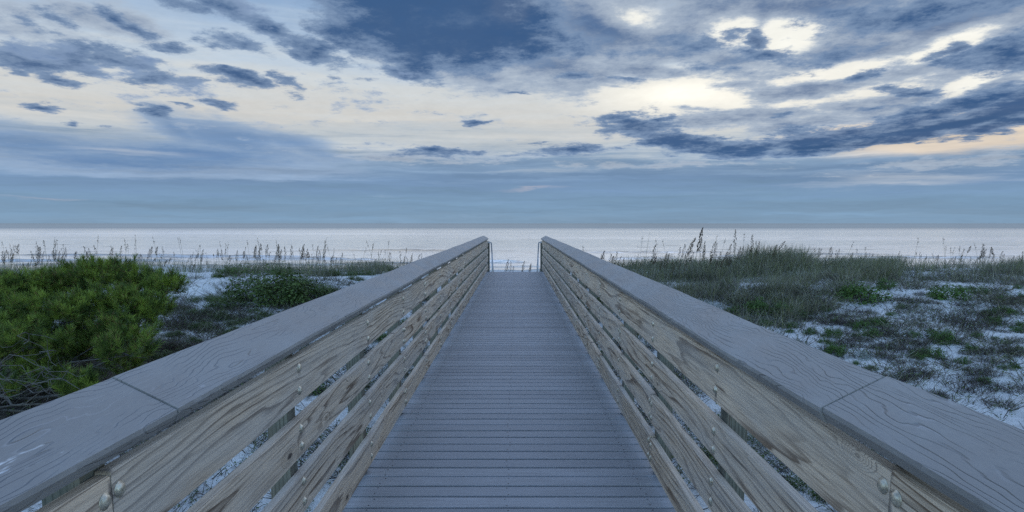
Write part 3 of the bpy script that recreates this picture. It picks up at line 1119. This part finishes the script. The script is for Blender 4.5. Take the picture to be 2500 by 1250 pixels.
protos('green', [mound(1700, .10, .85) for _ in range(3)], [M['leaf_green'], M['twig']], 'low_shrub')
protos('dark', [mound(3800, .060, .62) for _ in range(3)], [M['leaf_dark'], M['twig']], 'dune_shrub')
protos('silver', [mound(700, .12, .8, 20, .3)], [M['leaf_silver'], M['twig']], 'silver_bush')
protos('yellow', [mound(600, .09, 1.2, 20, .35)], [M['leaf_yellow'], M['twig']], 'flowering_herb')
protos('dry', [tangle(380, .95, .024, .25) for _ in range(3)], [M['twig'], M['leaf_dark']], 'dry_bush')
protos('dryred', [tangle(380, .8, .024, .15) for _ in range(2)], [M['twig_red'], M['leaf_dark']], 'dry_bush')
protos('tuft', [tussock(130, 1.0, .022, .4) for _ in range(4)], [M['grass'], M['dry_grass']], 'grass_tuft')


def plant(key, name, p, radius, label, cat, group=None, zs=1.0, idx=None):
    me = random.choice(hold[key]) if idx is None else hold[key][idx % len(hold[key])]
    o = bpy.data.objects.new(name, me)
    col.objects.link(o)
    o.location = p - Vector((0, 0, .02))
    o.rotation_euler = (0, 0, random.uniform(0, 6.28))
    o.scale = (radius, radius, radius * zs)
    tag(o, label, cat, group)
    return o


# ---- green shrubs on the right dune: pixel of the foot, width in pixels
G1 = 'low green shrubs scattered on the right dune'
GREEN = [(2098, 738, 95, 'broad dark green shrub on the slope below the grassy crest, tall blades beside it'),
         (2200, 752, 26, None), (2320, 728, 78, 'wide low green shrub on the bare white sand near the dune top'), (2387, 716, 40, None), (2447, 760, 30, None),
         (2101, 800, 44, None), (2145, 792, 42, None), (1980, 815, 32, None), (2031, 822, 44, None), (2038, 864, 50, 'round green shrub touching the silvery bush beside the railing'),
         (2125, 820, 40, None), (2301, 834, 58, 'broad green mound in the middle of the bare sand'), (2276, 872, 52, 'upright rounded green shrub, darkest one standing on open white sand'),
         (2231, 822, 32, None), (2367, 855, 32, None), (2231, 872, 40, None), (2384, 823, 28, None), (2434, 830, 22, None), (2457, 840, 26, None), (2488, 853, 24, None), (2468, 897, 30, None),
         (1788, 765, 34, None), (1848, 762, 60, 'green shrub low on the slope beside the railing, between two sand patches'), (1908, 768, 58, None), (1949, 775, 40, None), (1860, 795, 40, None), (1930, 800, 36, None),
         (1668, 712, 30, None), (2010, 838, 26, None), (2085, 822, 24, None), (2180, 770, 24, None), (2420, 790, 30, None), (2350, 885, 30, None), (2490, 800, 34, None), (2495, 730, 30, None), (2165, 700, 40, None)]
for px, py, w, lab in GREEN:
    p = at(px, py)
    if p is None:
        continue
    r = w / FPX * (p.y) * .76
    plant('green', 'low_shrub', p, r, lab or 'small low green shrub on pale sand of the right dune', 'shrub', G1, random.uniform(.8, 1.05))
p = at(2101, 874)
plant('silver', 'silver_bush', p, 64 / FPX * p.y * .55, 'silvery grey-leaved bush on the sand beside the railing cap', 'bush')
p = at(2010, 720)
for px, py, w, lab in ((1920, 748, 46, 'tall yellow-green flowering herb among the grey dune grass'), (1673, 706, 26, 'small yellow-flowered herb close to the railing cap'),
                       (2085, 742, 30, 'yellowish herb beside the broad dark green shrub')):
    p = at(px, py)
    plant('yellow', 'flowering_herb', p, w / FPX * p.y * .55, lab, 'herb')
G2 = 'dry brown bushes on the right dune'
DRY = [(2337, 795, 138, 'largest dry brown bush, spread below the bare sand of the dune top'), (2195, 732, 44, None), (2169, 848, 66, None), (2236, 915, 80, None), (2353, 945, 130, 'large dry grassy bush on the sand above the cap joint'),
       (2041, 788, 76, None), (2470, 950, 90, None), (2130, 850, 40, None), (2420, 770, 60, None), (2460, 730, 60, None), (2310, 890, 60, None), (2410, 880, 60, None), (2230, 790, 40, None), (1990, 765, 60, None),
       (1890, 790, 40, None), (2440, 990, 70, None), (1830, 735, 60, None), (1760, 720, 60, None), (1960, 735, 70, None), (2280, 960, 50, None), (2390, 905, 60, None), (2480, 860, 60, None)]
for px, py, w, lab in DRY:
    p = at(px, py)
    plant('dry', 'dry_bush', p, w / FPX * p.y * .6, lab or 'dry brown twiggy bush on pale sand of the right dune', 'bush', G2, random.uniform(.6, .9))

for i in range(55):
    px, py = random.uniform(1700, 2520), random.uniform(690, 960)
    if py > 690 + (px - 1600) * .40 + 15 or (2180 < px < 2330 and py < 790):
        continue
    p = at(px, py)
    plant('green', 'low_shrub', p, random.uniform(20, 42) / FPX * p.y * .6, 'small low green shrub on pale sand of the right dune', 'shrub', G1, random.uniform(.7, 1.1))
for i in range(70):
    px, py = random.uniform(1760, 2520), random.uniform(700, 990)
    if py > 690 + (px - 1600) * .42 + 20:
        continue
    p = at(px, py)
    plant('dry', 'dry_bush', p, random.uniform(34, 85) / FPX * p.y * .6, 'dry brown twiggy bush on pale sand of the right dune', 'bush', G2, random.uniform(.5, .8))
for i in range(90):
    px = random.uniform(1560, 2110)
    py = random.uniform(668, 790)
    if py > 668 + (px - 1540) * .40 or random.random() < max(0, (px - 1900) / 300):
        continue
    p = at(px, py)
    if p is None:
        continue
    plant('tuft', 'grass_tuft', p, random.uniform(.30, .55), 'tuft of grey-green grass on the grassy slope of the right dune', 'grass tuft', 'grass tufts on the right dune', random.uniform(.8, 1.2))

for i in range(64):
    sd2 = -1 if i % 2 else 1
    y = random.uniform(4.5, 20)
    x = sd2 * random.uniform(1.25, 2.9)
    key = random.choice(['dry', 'dark', 'dark', 'green'])
    plant(key, 'rail_side_scrub', Vector((x, y, ground_z(x, y))), random.uniform(.2, .45),
          'dark low scrub close to the %s railing, seen through its gaps' % ('scraped' if sd2 < 0 else 'unscraped'), 'scrub', 'scrub along the railings', random.uniform(.6, .9))

for i in range(60):
    px = random.uniform(1660, 2250)
    p = at(px, 690 + (px - 1600) * .42 - random.uniform(5, 120))
    if p is None:
        continue
    plant('dry', 'dry_bush', p, random.uniform(30, 70) / FPX * p.y * .6, 'dry dark bush low beside the unscraped railing, at the foot of the grassy slope', 'bush', G2, random.uniform(.5, .9))

# ---- left dune shrubs
LD = [(655, 735, 235, .95, 'broad rounded dark green shrub between the white sand patch and the railing'),
      (745, 728, 150, .85, 'dark green shrub nearest the railing, behind the short grey post in view'),
      (560, 672, 90, .7, 'low green shrub on top of the bare white dune crest'),
      (560, 745, 120, .7, 'dark shrub at the foot of the white sand patch'),
      (800, 672, 60, .7, 'small dark shrub under the sea oats by the short grey post')]
for px, py, w, zs, lab in LD:
    p = at(px, py)
    if p is None:
        p = on(px, 19.0)
    plant('dark', 'dune_shrub', p, w / FPX * p.y * .6, lab, 'shrub', None, zs)
for px, py, w, key, lab in ((470, 770, 110, 'dry', 'dark dry scrub at the foot of the white sand slope'), (545, 770, 110, 'dry', 'dark dry scrub between the sand slope and the railing cap'),
                            (410, 800, 90, 'dryred', 'reddish dry scrub at the right edge of the pine'), (440, 845, 90, 'dryred', 'reddish brown scrub between the pine and the railing cap'),
                            (520, 810, 80, 'dry', 'dry scrub patch beside the middle of the railing cap'), (600, 775, 70, 'dry', 'small dry scrub patch below the rounded dark shrub'),
                            (500, 735, 80, 'dark', 'dark leafy scrub low on the white sand patch'), (700, 748, 80, 'dry', 'dark twiggy scrub along the railing under the rounded shrub'),
                            (395, 870, 90, 'dark', 'dark leafy scrub under the lowest pine lobe')):
    p = at(px, py)
    plant(key, 'dry_bush' if key != 'dark' else 'dune_shrub', p, w / FPX * p.y * .6, lab, 'scrub', None, .55)

for i in range(150):
    px, py = random.uniform(385, 860), random.uniform(705, 860)
    if py > 700 + (860 - px) * .42 or (px < 540 and py < 730):
        continue
    p = at(px, py)
    key = random.choice(['dry', 'dry', 'dryred' if px < 480 else 'dark', 'dark'])
    plant(key, 'dry_bush' if key != 'dark' else 'dune_shrub', p, random.uniform(35, 75) / FPX * p.y * .6,
          'dark low scrub in the hollow between pine and railing' if px < 620 else 'dark low scrub on the slope under the rounded shrub', 'scrub', 'scrub on the left dune', random.uniform(.45, .8))

for i in range(34):
    px = random.uniform(540, 980)
    p = on(px, random.uniform(17.8, 22))
    if i % 3 == 0:
        plant('dark', 'dune_shrub', p, random.uniform(.25, .5), 'small dark shrub on the left crest beyond the railing cap', 'shrub', 'small shrubs on the left crest', .7)
    else:
        plant('tuft', 'grass_tuft', p, random.uniform(.35, .6), 'tuft of grey-green grass on the left crest beyond the railing cap', 'grass tuft', 'grass tufts on the left dune', random.uniform(.7, 1.1))

# ---- pine shrub
pine = empty('pine_shrub', (-7.2, 8.6, -.7))
tag(pine, 'big bushy pine with bright green needle tufts and bare grey lower branches', 'pine shrub')
LOBES = [(10, 745, 9.7, .32), (70, 730, 9.9, .28), (135, 720, 10.0, .30), (200, 703, 10.1, .29), (265, 692, 10.1, .27), (325, 700, 10.0, .25), (370, 722, 9.8, .20), (404, 716, 9.7, .13),
         (425, 700, 9.7, .06), (50, 795, 8.7, .24), (105, 775, 8.9, .20), (160, 790, 8.6, .16), (205, 765, 9.0, .22), (262, 752, 9.1, .22), (318, 770, 9.1, .20), (365, 775, 9.1, .16), (388, 762, 9.2, .12),
         (10, 840, 8.0, .22), (62, 850, 7.8, .15), (285, 812, 8.5, .13), (330, 835, 8.2, .14), (318, 868, 7.8, .15), (270, 878, 7.6, .09), (150, 850, 7.9, .09),
         (195, 962, 7.2, .11), (245, 968, 7.2, .10), (120, 940, 7.3, .07), (-60, 770, 9.0, .4), (-120, 830, 8.2, .4), (-150, 740, 9.8, .5), (-20, 970, 7.0, .14),
         (60, 825, 9.4, .26), (140, 822, 9.5, .28), (220, 825, 9.5, .28), (120, 868, 8.9, .24), (280, 845, 9.0, .24), (40, 890, 8.4, .24), (200, 880, 8.7, .25), (330, 800, 9.5, .2), (100, 915, 8.0, .16), (300, 905, 8.2, .16), (60, 735, 10.7, .3), (150, 728, 10.8, .3), (240, 715, 10.8, .28), (340, 725, 10.6, .24)]
fol, brn = MB(), MB()
PO = pine.location


def tuft(p, d, ln, nn):
    d = d.normalized()
    a = d.orthogonal().normalized()
    b = d.cross(a)
    for i in range(nn):
        t = random.random()
        q = p + d * ln * t
        ph = random.uniform(0, 6.28)
        rad = a * math.cos(ph) + b * math.sin(ph)
        open_ = .95 - .55 * t
        nd = (d * (1 - open_ * .75) + rad * open_ + Vector((0, 0, .12))).normalized()
        L = random.uniform(.06, .10)
        sd = nd.cross(rv()).normalized()
        w = random.uniform(.0035, .0055)
        m0, m1 = q - PO, q + nd * L - PO
        fol.add([tuple(m0 - sd * w * .5), tuple(m0 + sd * w * .5), tuple(m1 + sd * w * .2), tuple(m1 - sd * w * .2)], [(0, 1, 2, 3)])


trunk = Vector((-7.2, 8.6, ground_z(-7.2, 8.6)))
hubs = []
for lx_, ly_, dep, rad in LOBES:
    c = CAM + ray(lx_, ly_) * (dep / ray(lx_, ly_).y)
    hubs.append((c, rad))
for c, rad in hubs:
    # limb from the trunk to the lobe
    mid = trunk.lerp(c, .5) + Vector((random.uniform(-.3, .3), random.uniform(-.3, .3), random.uniform(-.25, .05)))
    q1 = trunk.lerp(mid, .5) + rv(.12)
    q2 = mid.lerp(c, .5) + rv(.12)
    brn.tube([tuple(v - PO) for v in (trunk, q1, mid, q2, c)], [.034, .022, .014, .009, .005], 6)
    rad *= 1.15
    n_t = int(10 + 46 * rad * rad / .09)
    for i in range(min(n_t, 190)):
        u = rv()
        if u.z < -.35:
            u.z = -u.z * .6
        if u.y > .55 and random.random() < .6:
            u.y = -u.y
        u.normalize()
        p = c + Vector((u.x * 1.1, u.y, u.z * .85)) * rad * random.uniform(.72, 1.08)
        gz_ = ground_z(p.x, p.y) + .08
        if p.z < gz_:
            continue
        d = (u * .75 + Vector((0, 0, .8)) + rv(.3))
        tuft(p, d, random.uniform(.10, .24), random.randint(90, 140))
        if i % 3 == 0:
            brn.tube([tuple(c.lerp(p, .15) - PO), tuple(c.lerp(p, .6) + rv(.03) - PO), tuple(p - PO)], [.007, .005, .003], 4, 0, False)
# bare grey lower branches
for i in range(15):
    px, py = random.uniform(-20, 250), random.uniform(840, 985)
    dep = random.uniform(7.0, 7.9)
    e = CAM + ray(px, py) * dep
    if e.z < ground_z(e.x, e.y) + .05:
        e.z = ground_z(e.x, e.y) + random.uniform(.05, .3)
    st = e + Vector((random.uniform(-1.0, -.3), random.uniform(.1, .6), random.uniform(-.15, .15)))
    pts = [st]
    for k in range(1, 6):
        pts.append(st.lerp(e, k / 5) + rv(.05) + Vector((0, 0, .10 * math.sin(k / 5 * 3.0))))
    r0 = random.uniform(.003, .0065)
    brn.tube([tuple(v - PO) for v in pts], [r0 * (1 - .13 * k) for k in range(6)], 5)
    for k in range(3):
        q = pts[random.randint(2, 5)]
        e2 = q + Vector((random.uniform(-.1, .3), random.uniform(-.2, .1), random.uniform(-.15, .2)))
        brn.tube([tuple(q - PO), tuple(q.lerp(e2, .5) + rv(.03) - PO), tuple(e2 - PO)], [r0 * .5, r0 * .4, r0 * .2], 4)
fol.build('needles', M['needle'], pine)
brn.build('branches', M['bark'], pine)


# ---- ground cover that nobody could count
def scatter_grass():
    mb = MB()
    n = 0
    while n < 30000:
        px = random.uniform(1440, 2560)
        dep = random.uniform(12.0, 24.5)
        if px > 2000:
            dep = random.uniform(17.5, 23.5)
        p = on(px, dep)
        d = mnoise.noise(Vector((p.x * .55, p.y * .55, 4))) + .35 * mnoise.noise(Vector((p.x * 2, p.y * 2, 8)))
        want = sstep(-.3, .35, d)
        if px < 2000:
            want *= .25 + .75 * sstep(13, 18, dep)
            want = max(want, .55 * sstep(17, 20, dep))
        elif px < 2200:
            want *= .7
        else:
            want *= .16 + .3 * sstep(2380, 2500, px)
        if abs(px - 1900) < 70 and dep > 19.5:
            want = 1
        if random.random() > want:
            continue
        h = random.uniform(.16, .42) * (1.3 if dep > 18 else 1.0)
        if abs(px - 1890) < 80 and dep > 19:
            h *= 1.5
        a = random.uniform(0, 6.28)
        blade(mb, p - Vector((0, 0, .02)), h, h * random.uniform(.1, .9), a, random.uniform(.009, .017), 0 if random.random() < (.55 if dep > 17 else .35) else 1, 3, random.uniform(.2, .8))
        n += 1
    n = 0
    while n < 12000:                                     # left crest and the low ground behind it
        px = random.uniform(-60, 1230)
        dep = random.uniform(18.0, 30.0)
        p = on(px, dep)
        d = mnoise.noise(Vector((p.x * .5, p.y * .5, 14)))
        if random.random() > sstep(-.4, .3, d) * (1 if dep > 19.0 else .35):
            continue
        h = random.uniform(.2, .5)
        a = random.uniform(0, 6.28)
        blade(mb, p - Vector((0, 0, .02)), h, h * random.uniform(.1, .8), a, random.uniform(.007, .013), 0 if random.random() < .5 else 1, 3, random.uniform(.2, .7))
        n += 1
    return mb


o = scatter_grass().build('dune_grass', [M['grass'], M['dry_grass']])
tag(o, 'grey-green dune grass covering the crests on both sides', 'grass', kind='stuff')


def scatter_twigs():
    mb = MB()
    n = 0
    while n < 12000:
        left = random.random() < .30
        if left:
            x, y = random.uniform(-11, -1.3), random.uniform(3.0, 17.5)
        else:
            x, y = random.uniform(1.3, 17.5), random.uniform(3.0, 20)
        d = mnoise.noise(Vector((x * .7, y * .7, 21))) + .5 * mnoise.noise(Vector((x * 1.9, y * 1.9, 31)))
        if random.random() > sstep(-.3, .35, d) + .08:
            continue
        p = Vector((x, y, ground_z(x, y) - .01))
        k = random.randint(5, 14)
        rr = random.uniform(.05, .28)
        for i in range(k):
            a = random.uniform(0, 6.28)
            q = p + Vector((math.cos(a), math.sin(a), 0)) * rr * random.random()
            q.z = ground_z(q.x, q.y) - .01
            L = random.uniform(.08, .32)
            dd = Vector((math.cos(a) * random.uniform(.3, 1.6), math.sin(a) * random.uniform(.3, 1.6), random.uniform(.25, 1))).normalized()
            pts = [q, q + dd * L * .5 + rv(.015), q + dd * L + rv(.02)]
            w = random.uniform(.006, .013)
            mb.strip(pts, [w, w * .8, w * .3], rv(), 0 if random.random() < .6 else 2)
            if random.random() < .45:
                for s_ in range(4):
                    leaf(mb, q + dd * L * random.uniform(.3, 1) + rv(.02), (rv(.6) + Vector((0, 0, 1))).normalized(), random.uniform(.018, .04), .5, 1)
        n += 1
    return mb


o = scatter_twigs().build('dune_litter', [M['twig'], M['leaf_dark'], M['dry_grass']])
tag(o, 'dry twigs and tiny herbs strewn over the white sand', 'ground cover', kind='stuff')


# ---- sea oats
def oat_proto(h, head, lean, bend, dense=1):
    st, hd = MB(), MB()
    dirx = Vector((1, 0, 0))
    pts = []
    for i in range(9):
        t = i / 8
        pts.append(Vector((lean * t + bend * t ** 3, .02 * math.sin(t * 3), h * t - bend * .25 * t ** 4)))
    st.tube([tuple(p) for p in pts], [.0055 - .0035 * i / 8 for i in range(9)], 4)
    for i in range(4):
        blade(st, Vector((0, 0, 0)), h * random.uniform(.3, .6), h * random.uniform(.1, .35), random.uniform(0, 6.28), .009, 0, 4, .7)
    n = int(34 * dense * head / .28)
    for i in range(n):
        t = 1 - (head / h) * (i / n)
        k = t * 8
        j = min(7, int(k))
        p = pts[j].lerp(pts[j + 1], k - j)
        out = .010 + .046 * math.sin(min(1, (1 - t) * h / head) * math.pi * .9) * random.uniform(.3, 1)
        a = random.uniform(0, 6.28)
        c = p + Vector((math.cos(a) * out + .012 * bend / .1, math.sin(a) * out, -out * .5))
        dd = (Vector((math.cos(a) * .3, math.sin(a) * .3, -.8 if bend > .15 else .7)) + rv(.25)).normalized()
        sd = dd.orthogonal().normalized()
        sd = Matrix.Rotation(random.uniform(0, 3.1), 3, dd) @ sd
        L, w = random.uniform(.03, .046), random.uniform(.013, .02)
        hd.add([tuple(c - dd * L * .5), tuple(c + sd * w * .5), tuple(c + dd * L * .5), tuple(c - sd * w * .5)], [(0, 1, 2, 3)])
        s2 = dd.cross(sd)
        hd.add([tuple(c - dd * L * .5), tuple(c + s2 * w * .5), tuple(c + dd * L * .5), tuple(c - s2 * w * .5)], [(0, 1, 2, 3)])
    a = st.build('sea_oats', M['oat_stem'])
    b = hd.build('seed_head', M['oat_seed'], a)
    return a


oats = [oat_proto(1.0, random.uniform(.32, .52), random.uniform(0.0, .16), random.uniform(0, .12)) for _ in range(7)]
oats[3] = (lambda old: ([bpy.data.objects.remove(c) for c in list(old.children)], bpy.data.objects.remove(old), oat_proto(1.0, .30, .20, .05, 2))[-1])(oats[3])
oats.append(oat_proto(1.0, .34, .12, .24, 1.5))
used = [False] * len(oats)


def oat(p, h, rz, label, group, k=None):
    k = random.randrange(7) if k is None else k
    o = oats[k] if not used[k] else clone(oats[k])
    used[k] = True
    o.location = p - Vector((0, 0, .03))
    o.rotation_euler = (0, 0, rz)
    q = min(max(h, .7), 1.0)
    o.scale = (q, q, h)
    tag(o, label, 'sea oats', group)
    return o


def oat_at(px_top, py_top, dep, label, group, k=None, rz=None):
    p = on(px_top, dep)
    d = ray(px_top, py_top)
    top = CAM + d * (dep / d.y)
    h = max(.3, top.z - p.z)
    return oat(p, h, random.uniform(-.6, .6) if rz is None else rz, label, group, k)


# tall ones that stand out
TALL = [(1686, 550, 15.0, 'tallest dark sea oat leaning right, its thick head reaching the horizon', 3, 0.2), (1655, 568, 15.5, 'tall sea oat with a drooping open head left of the tallest one', 7, 0.0),
        (1794, 556, 19.5, 'tall straight sea oat with a narrow upright head against the bright water', 0, 1.5), (1833, 570, 19.5, 'straight sea oat above the grassy hump', 1, 1.2), (1848, 586, 20, 'sea oat with a notched head on the grassy hump', 2, 1.0),
        (1590, 592, 15.5, 'slim upright sea oat rising just beyond the railing cap', 4, .5), (1728, 585, 18, 'slender sea oat between the tallest oat and the grassy hump', 5, .3),
        (1772, 592, 18.5, 'sea oat with sparse head before the bright water', 6, .6), (1884, 582, 20.5, 'arching thin sea oat bending right over the grassy hump', 7, 0),
        (2398, 592, 20.5, 'tallest sea oat of the group at the far right', 0, 1.3), (2432, 600, 20.5, 'dark-headed sea oat at the far right, beside the tallest there', 3, 2), (2030, 600, 21, 'tallest sea oat between the grassy hump and the bare dune', 1, 1.6),
        (634, 592, 19.5, 'tallest sea oat above the rounded dark shrub', 0, 1.4), (670, 600, 19.5, 'sea oat with notched head right of the tallest above the dark shrub', 2, .2),
        (750, 604, 20, 'upright sea oat above the dark shrub edge nearest the railing', 4, 1.4), (268, 602, 21, 'tallest sea oat behind the top of the pine', 5, 1.2), (95, 600, 21, 'tallest sea oat behind the left part of the pine', 6, 1.8)]
for px, py, dep, lab, k, rz in TALL:
    oat_at(px, py, dep, lab, 'sea oats standing on the dune crests', k, rz)
# a bare whip of grass
mb = MB()
p = on(1566, 14.0)
mb.tube([(0, 0, 0), (.03, 0, .8), (.10, 0, 1.5), (.155, 0, 1.92)], [.005, .004, .003, .0012], 4)
tag(mb.build('bare_stalk', M['oat_stem'], None, p), 'long bare stalk leaning right, its tip above the horizon, beyond the railing', 'stalk')

ROWS = [(0, 160, 30, 592, 645, 'sea oat behind the left part of the pine, against the water', 20, 23),
        (160, 420, 30, 596, 648, 'sea oat behind the crown of the pine, against the water', 20, 23),
        (430, 600, 16, 603, 650, 'thin sea oat on the crest above the bare white sand patch', 20, 23),
        (610, 800, 30, 590, 642, 'sea oat on the crest above the rounded dark shrub', 19.5, 23),
        (800, 1030, 28, 612, 646, 'short sea oat in the low grass beyond the railing cap, by the grey post', 23, 28),
        (1225, 1318, 9, 625, 648, 'thin sea oat seen between the stair handrails', 26, 30),
        (1440, 1640, 28, 605, 640, 'short sea oat along the railing cap, against the bright water', 18, 23),
        (1640, 1780, 22, 585, 640, 'sea oat before the sun glitter near the tallest oat', 18, 22),
        (1780, 1900, 22, 590, 630, 'sea oat on the grassy hump of the right dune', 19.5, 22),
        (1900, 2130, 24, 600, 640, 'sea oat on the grassy crest between the hump and the bare dune', 20.5, 23),
        (2130, 2320, 20, 605, 650, 'sea oat on the crest above the bare white dune', 20.5, 23),
        (2320, 2520, 28, 592, 645, 'sea oat at the far right end of the crest', 19.5, 23)]
for x0, x1, n, y0, y1, lab, d0, d1 in ROWS:
    for i in range(n):
        px = random.uniform(x0, x1)
        dep = random.uniform(d0, d1)
        py = y1 - (y1 - y0) * random.random() ** 1.1
        oat_at(px, py, dep, lab, 'sea oats standing on the dune crests', None, random.uniform(-1.2, 1.2))
mb = MB()
for i in range(230):
    px = random.uniform(-40, 1060) if i % 4 else random.uniform(1420, 2540)
    p = on(px, random.uniform(20.5, 27))
    h = random.uniform(.5, 1.15)
    a = random.uniform(0, 6.28)
    lean = h * random.uniform(.02, .3)
    top = p + Vector((math.cos(a) * lean, math.sin(a) * lean, h))
    mid = p.lerp(top, .55) + Vector((0, 0, h * .05))
    mb.tube([tuple(p), tuple(mid), tuple(top)], [.004, .0032, .002], 3, 0, False)
    for k in range(14):
        q = mid.lerp(top, random.uniform(.45, 1.0)) + rv(random.uniform(.005, .035))
        leaf(mb, q, rv(), random.uniform(.03, .05), .4, 1)
tag(mb.build('sea_oats_stand', [M['oat_stem'], M['oat_seed']]), 'thin distant sea oats fringing the dune crests', 'sea oats', kind='stuff')
for k, u in enumerate(used):
    if not u:
        for ch in list(oats[k].children):
            bpy.data.objects.remove(ch)
        bpy.data.objects.remove(oats[k])
